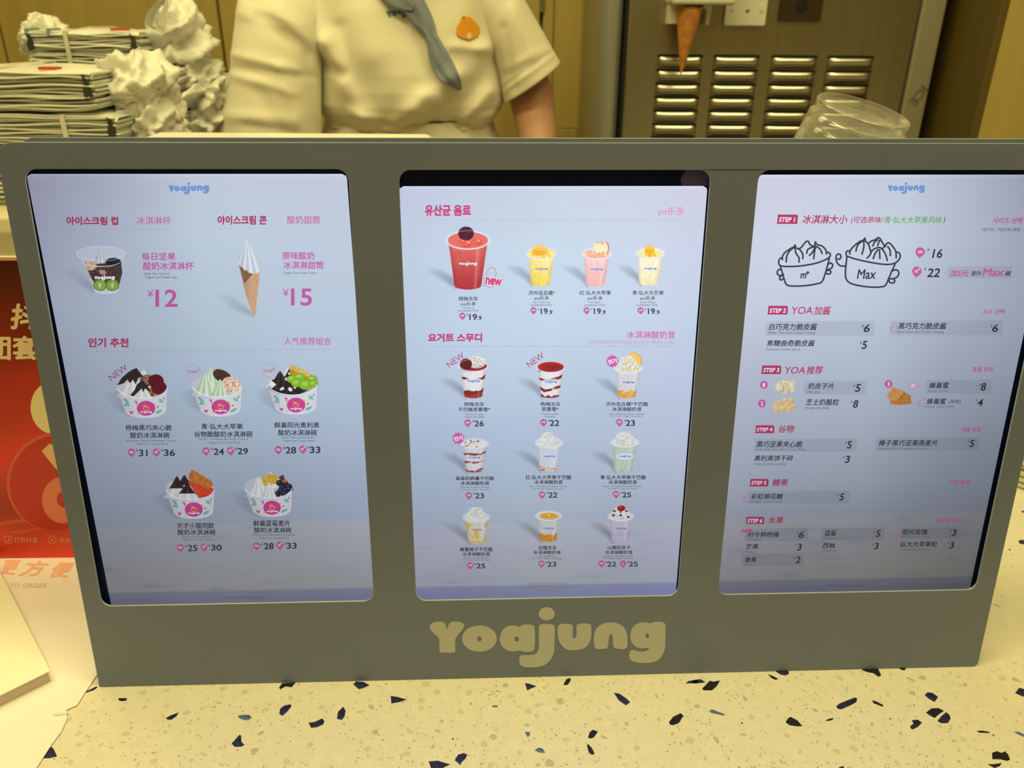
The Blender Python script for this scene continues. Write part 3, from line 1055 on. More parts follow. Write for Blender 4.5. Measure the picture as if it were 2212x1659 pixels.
# ---- middle screen
K = Ink(1, 3)
BB = .03
for cr, s, bx, c, b in (
    (cF, '유산균 음료', (310, 378, 772, 492), (196, 62, 118), .055), (cG, 'yo乐多', (1330, 362, 1573, 445), LP, .02),
    (cF, '杨梅冻冻', (648, 1292, 838, 1336), BK, .015), (cF, 'yo乐多', (668, 1347, 822, 1390), BK, .015),
    (cF, 'Waxberry', (687, 1398, 803, 1418), GY, .018), (cF, 'Lactobacillus Drink', (640, 1424, 850, 1442), GY, .018),
    (cG, '济州岛丑橘*', (172, 1110, 410, 1152), BK, .015), (cG, 'yo乐多', (222, 1160, 358, 1200), BK, .015),
    (cG, 'Jeju Hallabong', (212, 1207, 366, 1226), GY, .018), (cG, 'Lactobacillus Drink', (194, 1230, 384, 1248), GY, .018),
    (cG, '红·弘大大苹果', (630, 1110, 912, 1150), BK, .015), (cG, 'yo乐多', (700, 1160, 838, 1200), BK, .015),
    (cG, 'Red Apple', (714, 1207, 820, 1226), GY, .018), (cG, 'Lactobacillus Drink', (672, 1230, 862, 1248), GY, .018),
    (cG, '青·弘大大芒果', (1104, 1110, 1385, 1150), BK, .015), (cG, 'yo乐多', (1172, 1160, 1310, 1200), BK, .015),
    (cG, 'Green Mango', (1166, 1207, 1310, 1226), GY, .018), (cG, 'Lactobacillus Drink', (1142, 1230, 1332, 1248), GY, .018),
    (cG, '冰淇淋酸奶昔', (1050, 1472, 1488, 1540), (204, 106, 162), .02),
    (cG, '*去干巴酪版本的冰淇淋酸奶昔可通过小程序线上点单', (702, 1556, 1475, 1590), (198, 140, 190), 0),
    (cH, '요거트 스무디', (245, 110, 893, 215), (190, 56, 108), .055),
    (cH, '杨梅冻冻', (678, 932, 914, 982), BK, .018), (cH, '干巴酪思慕雪*', (607, 995, 988, 1045), BK, .018),
    (cH, 'Waxberry Jelly', (690, 1068, 905, 1092), GY, .018), (cH, 'Cheese Smoothie', (680, 1098, 918, 1120), GY, .018),
    (cI, '杨梅冻冻', (262, 930, 497, 980), BK, .018), (cI, '思慕雪*', (277, 990, 480, 1042), BK, .018),
    (cI, 'Waxberry Jelly', (267, 1063, 480, 1090), GY, .018), (cI, 'Smoothie', (313, 1092, 440, 1116), GY, .018),
    (cI, '济州岛丑橘*干巴酪', (1043, 930, 1548, 980), BK, .018), (cI, '冰淇淋酸奶昔', (1117, 990, 1470, 1042), BK, .018),
    (cI, 'Jeju Hallabong Cream Cheese', (1083, 1062, 1500, 1088), GY, .018),
    (cI, 'Ice Cream Yogurt Smoothie', (1100, 1090, 1476, 1114), GY, .018),
    (cJ, '莓莓奶麻薯干巴酪', (348, 860, 1008, 928), BK, .022), (cJ, '冰淇淋酸奶昔', (430, 945, 925, 1010), BK, .022),
    (cJ, 'Strawberry Mochi Cheese', (428, 1030, 932, 1062), GY, .018), (cJ, 'Ice Cream Yogurt Smoothie', (418, 1072, 943, 1102), GY, .018),
    (cK, '红·弘大大苹果干巴酪', (195, 588, 743, 640), BK, .022), (cK, '冰淇淋酸奶昔', (298, 647, 640, 696), BK, .022),
    (cK, 'Red · Hongdae Big Apple Cheese', (248, 712, 690, 737), GY, .018),
    (cK, 'Ice Cream Yogurt Smoothie', (285, 743, 650, 766), GY, .018),
    (cK, '青·弘大大苹果干巴酪', (1088, 588, 1633, 640), BK, .022), (cK, '冰淇淋酸奶昔', (1185, 647, 1528, 696), BK, .022),
    (cK, 'Green · Hongdae Big Apple Cheese', (1115, 710, 1592, 735), GY, .018),
    (cK, 'Ice Cream Yogurt Smoothie', (1170, 740, 1535, 762), GY, .018),
    (cL, '蜂蜜柚子干巴酪', (355, 388, 627, 424), BK, .022), (cL, '冰淇淋酸奶昔', (375, 430, 607, 460), BK, .022),
    (cL, 'Pomelo Honey Cheese', (387, 468, 592, 484), GY, .018), (cL, 'Ice Cream Yogurt Smoothie', (370, 486, 615, 502), GY, .018),
    (cL, '丑橘冻冻', (1000, 376, 1152, 410), BK, .022), (cL, '冰淇淋酸奶昔', (960, 416, 1188, 447), BK, .022),
    (cL, 'Jeju Hallabong', (1005, 457, 1143, 473), GY, .018), (cL, 'Ice Cream Yogurt Smoothie', (950, 474, 1196, 491), GY, .018),
    (cL, '山楂奶皮子', (1573, 375, 1763, 408), BK, .022), (cL, '冰淇淋酸奶昔', (1552, 415, 1780, 446), BK, .022),
    (cL, 'Hawthorn Milk Skin Yogurt', (1540, 456, 1784, 472), GY, .018), (cL, 'Ice Cream Yogurt Smoothie', (1540, 474, 1786, 490), GY, .018),
    (cL, '*因糖浆易沉底请摇匀, 不同批次会有差异', (912, 680, 1245, 700), (118, 122, 140), -.01),
    (cL, '*产品图片仅供参考, 请以实际出品为准', (902, 706, 1252, 726), (118, 122, 140), -.01),
    (cL, '*思慕雪为smoothie音译', (960, 733, 1190, 752), (118, 122, 140), -.01),
):
    K.text(cr, s, *bx, c, b)
K.dash(918, 475.4, 1478, 475.4, 52, (168, 178, 202))
K.dash(924, 748, 1456, 748, 52, (158, 168, 194))
K.text(cH, 'NEW', 462, 392, 690, 464, (170, 60, 116), -.012, 0, .62)
K.text(cI, 'NEW', 90, 392, 316, 464, (170, 60, 116), -.012, 0, .62)
for cr, px, py, r, l, yx, n, fr in (
    (cF, 686, 1484, 31, 'M', (727, 1462, 745, 1484), ('19', 755, 1466, 832, 1528), ('.9', 835, 1485, 877, 1528)),
    (cG, 217, 1287, 28, 'M', (255, 1267, 270, 1285), ('19', 282, 1268, 345, 1322), ('.9', 350, 1285, 387, 1324)),
    (cG, 693, 1287, 28, 'M', (732, 1267, 747, 1285), ('19', 758, 1268, 822, 1322), ('.9', 826, 1285, 863, 1324)),
    (cG, 1177, 1287, 28, 'M', (1214, 1267, 1230, 1285), ('19', 1242, 1268, 1306, 1322), ('.9', 1310, 1285, 1347, 1324)),
    (cH, 720, 1178, 40, 'M', (775, 1148, 797, 1172), ('26', 800, 1152, 913, 1222), None),
    (cI, 298, 1174, 40, 'M', (352, 1142, 371, 1166), ('22', 373, 1145, 487, 1217), None),
    (cI, 1205, 1172, 40, 'M', (1258, 1140, 1278, 1164), ('23', 1280, 1145, 1392, 1217), None),
    (cJ, 574, 1184, 56, 'M', (645, 1138, 680, 1172), ('23', 682, 1145, 835, 1238), None),
    (cK, 392, 820, 39, 'M', (443, 788, 463, 812), ('22', 467, 792, 575, 858), None),
    (cK, 1275, 816, 39, 'M', (1326, 785, 1346, 809), ('25', 1350, 790, 1457, 855), None),
    (cL, 441, 538, 26, 'M', (475, 517, 490, 536), ('25', 492, 522, 566, 564), None),
    (cL, 1028, 525, 26, 'M', (1062, 505, 1077, 523), ('23', 1076, 508, 1151, 550), None),
    (cL, 1523, 523, 26, 'M', (1556, 505, 1570, 522), ('22', 1570, 508, 1645, 549), None),
    (cL, 1700, 523, 26, 'L', (1735, 504, 1749, 521), ('25', 1748, 507, 1823, 549), None),
):
    pin(K, cr, px, py, r, l)
    price(K, cr, yx, n, fr)
for cr, cx, cy, r in ((cI, 1122, 443, 78), (cJ, 395, 210, 108)):
    star(K, cr, cx, cy, r, True, layer=6)
    K.text(cr, '인기', cx - r * .68, cy - r * .34, cx + r * .68, cy + r * .38, (248, 240, 250), .05, 0, .17, layer=7)
K.stroke(cF, [(935, 1040), (945, 1030), (962, 1008), (990, 1007), (1013, 1018), (1012, 1038), (1025, 1058), (1012, 1090),
              (1018, 1115)], 1.2, (200, 90, 140), layer=5)
K.stroke(cF, [(935, 1040), (922, 1062), (930, 1090), (905, 1110), (898, 1165), (905, 1180), (950, 1196), (985, 1196),
              (1003, 1180)], 1.2, (200, 90, 140), layer=5)
for yy in (1048, 1075):
    K.stroke(cF, [(935, yy), (965, yy + 8), (1005, yy + 6)], .8, (170, 180, 205), layer=5)
K.text(cF, 'new', 911, 1101, 1082, 1189, (236, 236, 250), .16, 0, -.14, layer=6)
K.text(cF, 'new', 915, 1108, 1078, 1183, (204, 60, 118), .06, 0, -.14, layer=7)
obj('lettering', K.mesh('lettering'), screens[1], M['ink'], kind='stuff')

# ---- right screen
K = Ink(2, 3)
ROWBG = lambda d: None
SH = .22
GRN = (96, 166, 80)


def rowband(cr, x0, y0, x1, y1, sl=.09):
    pts = [(x0, y0), (x1, y0 - 4), (x1 - (y1 - y0) * sl, y1 - 2), (x0 - (y1 - y0) * sl, y1)]
    p = [cr(x, y) for x, y in pts]
    a = K.to_uv(p)
    c = bg_colour(2, a[:, 0], a[:, 1]) * np.array([.935, .94, .945])
    K.add(np.array(p), [(0, 1, 2, 3)], (0, 0, 0), layer=2)
    K.c[-1] = nplin(c)


def badge(cr, x0, y0, x1, y1, s, tx):
    sl = (y1 - y0) * .09
    K.poly(cr, [(x0 - sl * .3, y1), (x0 + sl, y0), (x1 - 12, y0), (x1, y0 + 11), (x1 - sl, y1)], (172, 44, 92), layer=4)
    K.text(cr, s, *tx, (240, 224, 238), .035, SH, layer=5)


def thumb(cr, cx, cy, s):
    """raised thumb outline beside a recommended line"""
    for pts in ([(cx + .95 * s, cy - 1.5 * s), (cx + .4 * s, cy - 1.55 * s), (cx + .1 * s, cy - .7 * s), (cx - .3 * s, cy - .35 * s),
                 (cx - .9 * s, cy - .3 * s), (cx - .95 * s, cy), (cx - 1.15 * s, cy + .3 * s), (cx - .95 * s, cy + .6 * s),
                 (cx - .9 * s, cy + 1.1 * s), (cx - .3 * s, cy + 1.35 * s), (cx + .35 * s, cy + 1.2 * s), (cx + .95 * s, cy + .8 * s)],
                [(cx + .95 * s, cy - 1.5 * s), (cx + .9 * s, cy - .7 * s), (cx + 1.0 * s, cy - .1 * s), (cx + .95 * s, cy + .8 * s)],
                [(cx - .9 * s, cy + .1 * s), (cx - .4 * s, cy + .15 * s)],
                [(cx - .9 * s, cy + .65 * s), (cx - .4 * s, cy + .65 * s)]):
        K.stroke(cr, pts, 1.3, (206, 110, 170), layer=5)


K.logo(1917, 394, 1997.5, 419, BLUE)
badge(cM, 219, 386, 388, 462, 'STEP 1', (232, 408, 366, 447))
badge(cN, 243, 73, 400, 140, 'STEP 2', (255, 92, 382, 127))
badge(cN, 195, 531, 348, 597, 'STEP 3', (208, 550, 332, 583))
badge(cO, 243, 63, 384, 121, 'STEP 4', (252, 80, 368, 108))
badge(cO, 203, 456, 341, 511, 'STEP 5', (212, 471, 325, 498))
badge(cP, 226, 97, 374, 154, 'STEP 6', (236, 112, 356, 144))
for b in ((cN, 232, 193, 1068, 305), (cN, 1190, 188, 2055, 300), (cN, 525, 652, 1007, 757), (cN, 1465, 643, 1967, 748),
          (cO, 235, 164, 992, 260), (cO, 1130, 156, 1888, 250), (cO, 198, 548, 937, 637), (cP, 222, 192, 722, 292),
          (cP, 828, 188, 1332, 285), (cP, 1462, 184, 1940, 272), (cP, 198, 392, 693, 487), (cM, 1600, 806, 2118, 900)):
    rowband(*b)
K.poly(cM, [(1560, 856), (1606, 812), (1606, 896)], (176, 182, 202), layer=2)
for cr, s, bx, c, b in (
    (cM, '冰淇淋大小', (420, 388, 785, 462), CR_, .022), (cM, '(可选原味/', (815, 403, 1080, 463), CR_, .012),
    (cM, '青·弘大大苹果风味', (1085, 402, 1550, 458), GRN, .014), (cM, ')', (1554, 403, 1576, 462), CR_, .012),
    (cM, '사이즈 선택', (1955, 410, 2203, 460), PK, .04), (cM, '*用于DIY, 不进行单点售卖', (1870, 493, 2183, 524), GY, .018),
    (cM, '¥', (1430, 657, 1452, 684), BK, 0), (cM, '16', (1468, 663, 1553, 738), BK, .024),
    (cM, '¥', (1405, 812, 1427, 840), BK, 0), (cM, '22', (1425, 820, 1533, 892), BK, .024),
    (cM, '加5元', (1612, 832, 1765, 886), (204, 84, 160), .03), (cM, '即升', (1785, 842, 1868, 882), BK, .022),
    (cM, 'Max', (1873, 820, 2052, 882), (204, 84, 160), .03), (cM, '碗', (2060, 842, 2107, 882), BK, .022),
    (cM, 'Max', (862, 828, 1018, 907), BK, .02), (cM, 'm', (405, 860, 455, 903), BK, .03), (cM, '+', (450, 840, 480, 872), BK, .05),
    (cN, 'YOA', (430, 80, 585, 137), (180, 52, 98), .012), (cN, '加酱', (595, 76, 730, 143), (180, 52, 98), .02),
    (cN, '소스 선택', (1892, 97, 2067, 137), PK, .04),
    (cN, '白巧克力脆皮酱', (250, 208, 625, 260), BK, .018), (cN, 'White Chocolate Crispy Coating', (243, 268, 610, 296), GY, .018),
    (cN, '¥', (965, 213, 985, 240), BK, 0), (cN, '6', (980, 213, 1027, 276), BK, .024),
    (cN, '黑巧克力脆皮酱', (1242, 202, 1618, 253), BK, .018), (cN, 'Black Chocolate Crispy Coating', (1236, 263, 1597, 288), GY, .018),
    (cN, '¥', (1955, 215, 1972, 240), BK, 0), (cN, '6', (1967, 215, 2013, 274), BK, .024),
    (cN, '焦糖曲奇脆皮酱', (233, 334, 608, 384), BK, .018), (cN, 'Caramel Cookie Sauce', (231, 397, 494, 416), GY, .018),
    (cN, '¥', (950, 345, 968, 370), BK, 0), (cN, '5', (963, 342, 1010, 405), BK, .024),
    (cN, 'YOA', (378, 542, 528, 594), (176, 50, 96), .012), (cN, '推荐', (540, 536, 670, 598), (176, 50, 96), .02),
    (cN, '토핑 추천', (1812, 540, 1978, 583), PK, .04),
    (cN, '奶皮子片', (550, 665, 755, 713), BK, .018), (cN, 'Milk Skin', (543, 724, 647, 745), GY, .018),
    (cN, '¥', (900, 677, 918, 700), BK, 0), (cN, '5', (912, 674, 960, 735), BK, .024),
    (cN, '芝士奶酪粒', (533, 788, 792, 838), BK, .018), (cN, 'Cheese Crumbles', (528, 847, 720, 867), GY, .018),
    (cN, '¥', (880, 800, 898, 823), BK, 0), (cN, '8', (897, 797, 940, 857), BK, .024),
    (cN, '蜂巢蜜', (1482, 660, 1637, 708), BK, .018), (cN, 'Honey Comb', (1476, 720, 1625, 740), GY, .018),
    (cN, '¥', (1865, 667, 1882, 690), BK, 0), (cN, '8', (1878, 665, 1922, 725), BK, .024),
    (cN, '蜂巢蜜', (1462, 783, 1615, 830), BK, .018), (cN, '(半份)', (1632, 792, 1725, 828), BK, .012),
    (cN, 'Honey Comb (Half)', (1453, 838, 1672, 860), GY, .018),
    (cN, '¥', (1840, 788, 1857, 811), BK, 0), (cN, '4', (1852, 788, 1898, 845), BK, .024),
    (cO, '谷物', (412, 62, 532, 118), CR_, .022), (cO, '곡물 토핑', (1755, 76, 1898, 115), PK, .04),
    (cO, '黑巧坚果夹心脆', (248, 178, 590, 225), BK, .018), (cO, 'Dark Chocolate Nut Crunchy Filling', (244, 232, 613, 252), GY, .018),
    (cO, '¥', (900, 180, 915, 200), BK, 0), (cO, '5', (912, 178, 953, 234), BK, .024),
    (cO, '榛子黑巧坚果燕麦片', (1147, 170, 1582, 215), BK, .018), (cO, 'Hazelnut Dark Chocolate Granola', (1140, 224, 1497, 242), GY, .018),
    (cO, '¥', (1797, 172, 1812, 192), BK, 0), (cO, '5', (1810, 170, 1852, 223), BK, .024),
    (cO, '奥利奥饼干碎', (232, 282, 523, 326), BK, .018), (cO, 'Oreo Cookie Crumbles', (231, 336, 470, 356), GY, .018),
    (cO, '¥', (885, 288, 899, 306), BK, 0), (cO, '3', (896, 286, 938, 340), BK, .024),
    (cO, '糖果', (365, 456, 482, 508), CR_, .022), (cO, '사탕 토핑', (1655, 462, 1818, 498), PK, .04),
    (cO, '彩虹棉花糖', (210, 563, 446, 605), BK, .018), (cO, 'Rainbow Cotton Candy', (205, 615, 443, 634), GY, .018),
    (cO, '¥', (843, 567, 857, 587), BK, 0), (cO, '5', (857, 562, 897, 614), BK, .024),
    (cP, '水果', (402, 95, 523, 151), (178, 44, 78), .022), (cP, '생과일 토핑', (1733, 105, 1952, 144), PK, .04),
    (cP, '时令鲜杨梅', (240, 215, 493, 260), BK, .018), (cP, 'Waxberry', (238, 268, 352, 290), GY, .018),
    (cP, '¥', (632, 215, 645, 235), BK, 0), (cP, '6', (645, 213, 688, 266), BK, .024),
    (cP, '蓝莓', (850, 203, 948, 250), BK, .018), (cP, 'Blueberry', (845, 260, 950, 278), GY, .018),
    (cP, '¥', (1245, 207, 1259, 226), BK, 0), (cP, '5', (1258, 203, 1302, 258), BK, .024),
    (cP, '阳光玫瑰', (1470, 194, 1672, 240), BK, .018), (cP, 'Shine Muscat Grapes', (1463, 248, 1697, 264), GY, .018),
    (cP, '¥', (1852, 200, 1866, 219), BK, 0), (cP, '3', (1863, 196, 1905, 249), BK, .024),
    (cP, '芒果', (228, 312, 325, 355), BK, .018), (cP, 'Mango', (225, 367, 303, 388), GY, .018),
    (cP, '¥', (617, 314, 631, 333), BK, 0), (cP, '3', (630, 310, 673, 366), BK, .024),
    (cP, '西柚', (835, 303, 937, 347), BK, .018), (cP, 'Grapefruit', (835, 355, 946, 375), GY, .018),
    (cP, '¥', (1228, 307, 1242, 326), BK, 0), (cP, '3', (1242, 303, 1285, 357), BK, .024),
    (cP, '弘大大苹果粒', (1453, 293, 1752, 337), BK, .018), (cP, 'Hongdae Big Apple Bits', (1446, 347, 1703, 366), GY, .018),
    (cP, '¥', (1830, 298, 1844, 317), BK, 0), (cP, '3', (1843, 295, 1887, 349), BK, .024),
    (cP, '香蕉', (218, 417, 313, 460), BK, .018), (cP, 'Banana', (215, 470, 300, 486), GY, .018),
    (cP, '¥', (605, 418, 619, 436), BK, 0), (cP, '2', (618, 412, 660, 467), BK, .024),
    (cP, '*产品图片仅供参考,请以实际出品为准', (865, 636, 1165, 653), (84, 86, 104), 0),
):
    K.text(cr, s, *bx, c, b, SH)
K.text(cP, 'new', 190, 193, 278, 224, (206, 70, 140), .05, SH, .08, layer=6)
pin(K, cM, 1373, 688, 38, 'm', .25)
pin(K, cM, 1347, 844, 38, 'm+', .25)
thumb(cN, 1209, 240, 25)
thumb(cN, 1425, 813, 25)
thumb(cO, 180, 597, 22)
thumb(cP, 1433, 225, 23)
for cx, cy, s in ((213, 680, '1'), (198, 823, '2'), (1171, 673, '3')):
    K.poly(cN, [(cx + 32 * math.cos(math.pi / 4 * k + .39), cy + 32 * math.sin(math.pi / 4 * k + .39)) for k in range(8)],
           (200, 84, 158), layer=4)
    K.text(cN, s, cx - 8, cy - 15, cx + 8, cy + 16, (244, 236, 248), .04, 0, layer=5)
K.ell(cN, 1361, 687, 36, 27, (206, 150, 200), layer=4)
K.poly(cN, [(1335, 705), (1352, 712), (1330, 722)], (206, 150, 200), layer=4)
K.text(cN, '꿀!', 1342, 672, 1382, 700, (236, 222, 242), .02, SH, layer=5)
# the two line-drawn ice cream bowls
LN = (48, 46, 56)
for pts, cl in (
    ([(243, 800), (232, 780), (235, 752), (248, 738), (262, 738)], 0),
    ([(243, 800), (300, 806), (400, 802), (520, 782), (600, 755), (640, 730), (648, 712), (640, 695), (618, 690)], 0),
    ([(262, 750), (262, 725), (285, 690), (330, 660), (357, 645), (363, 630), (372, 655), (400, 668), (425, 705), (426, 742)], 0),
    ([(357, 650), (320, 680), (298, 720), (292, 768)], 0), ([(363, 655), (372, 700), (395, 735), (395, 770)], 0),
    ([(385, 662), (410, 655), (438, 620), (458, 602), (475, 606), (480, 625), (505, 640), (520, 640), (529, 605), (538, 628),
      (580, 640), (610, 670), (618, 705)], 0),
    ([(522, 645), (490, 655), (465, 670), (458, 698)], 0), ([(528, 645), (505, 690), (480, 715)], 0),
    ([(530, 645), (520, 690), (514, 743)], 0), ([(535, 645), (565, 665), (582, 700)], 0),
    ([(245, 803), (262, 860), (285, 935), (305, 958), (360, 964), (450, 960), (540, 945), (580, 928), (605, 870), (625, 800),
      (640, 738)], 0),
    ([(252, 830), (232, 832), (220, 850), (225, 872), (250, 878), (270, 868)], 0),
    ([(255, 880), (242, 890), (240, 908), (255, 914), (266, 905)], 0),
    ([(628, 790), (650, 778), (667, 790), (660, 815), (635, 830), (615, 835)], 0),
    ([(620, 840), (640, 835), (652, 848), (645, 865), (625, 866), (615, 858)], 0),
    ([(780, 722), (775, 700), (782, 682), (800, 680)], 0),
    ([(780, 722), (850, 745), (950, 768), (1060, 786), (1130, 788), (1180, 772), (1208, 740), (1212, 712), (1198, 692), (1180, 690)], 0),
    ([(805, 705), (810, 675), (840, 640), (885, 605), (915, 592), (927, 576), (932, 600), (955, 625), (968, 665), (975, 700), (945, 738)], 0),
    ([(910, 600), (880, 620), (862, 650), (856, 680)], 0), ([(918, 600), (918, 650), (903, 706)], 0),
    ([(955, 622), (975, 603), (1010, 590), (1038, 572), (1055, 590), (1075, 625), (1095, 645)], 0),
    ([(1030, 590), (1005, 610), (990, 640)], 0), ([(1045, 595), (1030, 635)], 0),
    ([(975, 690), (1000, 665), (1040, 652), (1062, 662), (1090, 700), (1108, 758)], 0),
    ([(1032, 670), (1010, 700), (994, 742)], 0), ([(1045, 670), (1048, 740)], 0),
    ([(1070, 662), (1100, 625), (1118, 614), (1140, 630), (1175, 680), (1180, 735)], 0),
    ([(1112, 645), (1130, 675), (1132, 718)], 0),
    ([(782, 725), (775, 790), (770, 860), (778, 910), (810, 940), (880, 960), (980, 972), (1060, 970), (1095, 955), (1120, 900),
      (1150, 830), (1172, 782)], 0),
    ([(766, 802), (730, 800), (703, 775), (694, 740), (700, 712), (722, 706), (735, 725), (725, 745), (708, 745)], 0),
    ([(1150, 840), (1180, 832), (1200, 850), (1195, 880), (1165, 902), (1125, 905)], 0),
    ([(1130, 905), (1155, 905), (1168, 922), (1158, 938), (1130, 935), (1120, 918)], 0),
):
    K.stroke(cM, pts, 3.7, LN, closed=bool(cl), layer=4)
obj('lettering', K.mesh('lettering'), screens[2], M['ink'], kind='stuff')


# ------------------------------------------------------------------ pictures on the screens
def vnoise(x, y, seed):
    xi, yi = np.floor(x).astype(int), np.floor(y).astype(int)
    fx, fy = x - xi, y - yi
    fx, fy = fx * fx * (3 - 2 * fx), fy * fy * (3 - 2 * fy)

    def h(a, b):
        n = (a * 374761393 + b * 668265263 + seed * 1442695041) & 0x7fffffff
        n = ((n ^ (n >> 13)) * 1274126177) & 0x7fffffff
        return ((n ^ (n >> 16)) & 0xffff) / 65535.0
    return (h(xi, yi) * (1 - fx) + h(xi + 1, yi) * fx) * (1 - fy) + (h(xi, yi + 1) * (1 - fx) + h(xi + 1, yi + 1) * fx) * fy


def fbm(x, y, seed, o=3):
    s, a, t = 0, 1, 0
    for k in range(o):
        s = s + a * vnoise(x * 2 ** k, y * 2 ** k, seed + k)
        t += a
        a *= .5
    return s / t


class Pic:
    def __init__(self, si, x0, y0, x1, y1, step=0.00024):
        self.si = si
        a, b = uv((x0 + x1) / 2, y1, DS), uv((x0 + x1) / 2, y0, DS)
        c, d = uv(x0, (y0 + y1) / 2, DS), uv(x1, (y0 + y1) / 2, DS)
        nu_, nv_ = max(8, int((d[0] - c[0]) / step)), max(8, int((b[1] - a[1]) / step))
        U_, V_ = np.meshgrid(np.linspace(c[0], d[0], nu_), np.linspace(a[1], b[1], nv_))
        self.shape = (nv_, nu_)
        self.U, self.V = U_.ravel(), V_.ravel()
        P = np.array(ORG + N * DS)[None] + self.U[:, None] * np.array(U)[None] + self.V[:, None] * np.array(V)[None] - np.array(CAM)[None]
        w = P @ np.array(FWD)
        self.X, self.Y = 1106 + F * (P @ np.array(RIGHT)) / w, 829.5 + F * (P @ np.array(DOWN)) / w
        self.C = bg_colour(si, self.U, self.V)
        self.L = self.C.mean(1, keepdims=True) / 205
        ex = np.minimum(self.X - self.X.min(), self.X.max() - self.X) / 8
        ey = np.minimum(self.Y - self.Y.min(), self.Y.max() - self.Y) / 8
        self.win = np.clip(np.minimum(ex, ey), 0, 1)

    def put(self, a, col):
        a = np.clip(a, 0, 1)[:, None]
        col = np.asarray(col, float)
        if col.ndim == 1:
            col = col[None]
        self.C = self.C * (1 - .96 * a) + col * (.35 + .65 * self.L) * a * .96

    def mul(self, a, f):
        self.C = self.C * (1 - np.clip(a, 0, 1)[:, None] * (1 - f))

    def ell(self, cx, cy, rx, ry, rot=0.0, soft=1.0):
        c, s = math.cos(rot), math.sin(rot)
        x, y = self.X - cx, self.Y - cy
        u_, v_ = (x * c + y * s) / rx, (-x * s + y * c) / ry
        d = np.sqrt(u_ * u_ + v_ * v_)
        return np.clip((1 - d) * min(rx, ry) / soft + .5, 0, 1)

    def poly(self, pts, soft=1.0):
        x, y = self.X, self.Y
        inside = np.zeros(len(x), bool)
        dist = np.full(len(x), 1e9)
        n = len(pts)
        for i in range(n):
            x1, y1 = pts[i]
            x2, y2 = pts[(i + 1) % n]
            dx, dy = x2 - x1, y2 - y1
            t = np.clip(((x - x1) * dx + (y - y1) * dy) / (dx * dx + dy * dy + 1e-9), 0, 1)
            dist = np.minimum(dist, np.hypot(x - x1 - t * dx, y - y1 - t * dy))
            if y1 != y2:
                cnd = (y1 > y) != (y2 > y)
                inside ^= cnd & (x < (x2 - x1) * (y - y1) / (y2 - y1) + x1)
        return np.clip(np.where(inside, dist, -dist) / soft + .5, 0, 1)

    def line(self, pts, w, soft=.8):
        d = np.full(len(self.X), 1e9)
        for (x1, y1), (x2, y2) in zip(pts[:-1], pts[1:]):
            dx, dy = x2 - x1, y2 - y1
            t = np.clip(((self.X - x1) * dx + (self.Y - y1) * dy) / (dx * dx + dy * dy + 1e-9), 0, 1)
            d = np.minimum(d, np.hypot(self.X - x1 - t * dx, self.Y - y1 - t * dy))
        return np.clip((w / 2 - d) / soft + .5, 0, 1)

    def shadow(self, pts, k=.16):
        a = self.poly(pts, 9.0)
        xs_ = [p[0] for p in pts]
        f = np.clip((self.X - min(xs_)) / (max(xs_) - min(xs_) + 1e-6), 0, 1)
        self.mul(a * self.win * f, 1 - k)

    def peak(self, cx, ty, by, hw, col, ridge, seed=0, n=9, lean=0.0):
        h = by - ty
        pts = [(cx + lean, ty)]
        for k in range(1, 9):
            t = k / 8
            pts.append((cx + lean * (1 - t) + hw * (t ** .85) * (1 - .12 * math.sin(t * 3.1)), ty + h * t))
        for k in range(8, 0, -1):
            t = k / 8
            pts.append((cx + lean * (1 - t) - hw * (t ** .85) * (1 - .12 * math.sin(t * 3.1)), ty + h * t))
        a = self.poly(pts)
        t = np.clip((self.Y - ty) / h, 0.03, 1)
        q = (self.X - cx - lean * (1 - t)) / (hw * t ** .85 + 1)
        r = .5 + .5 * np.sin(q * n + seed + t * 1.5)
        c = np.array(col)[None] * (1 - .0 * q[:, None]) * (1 - r[:, None]) + np.array(ridge)[None] * r[:, None]
        c = c * (1 - .10 * np.clip(-q, 0, 1)[:, None])
        self.put(a, c)

    def build(self, label, parent):
        nv_, nu_ = self.shape
        idx = np.arange(nu_ * nv_).reshape(nv_, nu_)
        q = np.stack([idx[:-1, :-1], idx[:-1, 1:], idx[1:, 1:], idx[1:, :-1]], -1).reshape(-1, 4)
        me = bpy.data.meshes.new('dish_picture')
        Pic.n = getattr(Pic, 'n', 0) + 1
        A = np.column_stack([self.U, np.full(len(self.U), DS - 3.2e-5 - 5e-7 * Pic.n), self.V])
        me.from_pydata(A.tolist(), [], q.tolist())
        at_ = me.color_attributes.new('Col', 'FLOAT_COLOR', 'POINT')
        at_.data.foreach_set('color', np.column_stack([nplin(self.C), np.ones(len(self.C))]).astype(np.float32).ravel())
        return obj('dish_picture', me, parent, M['ink'], label=label)


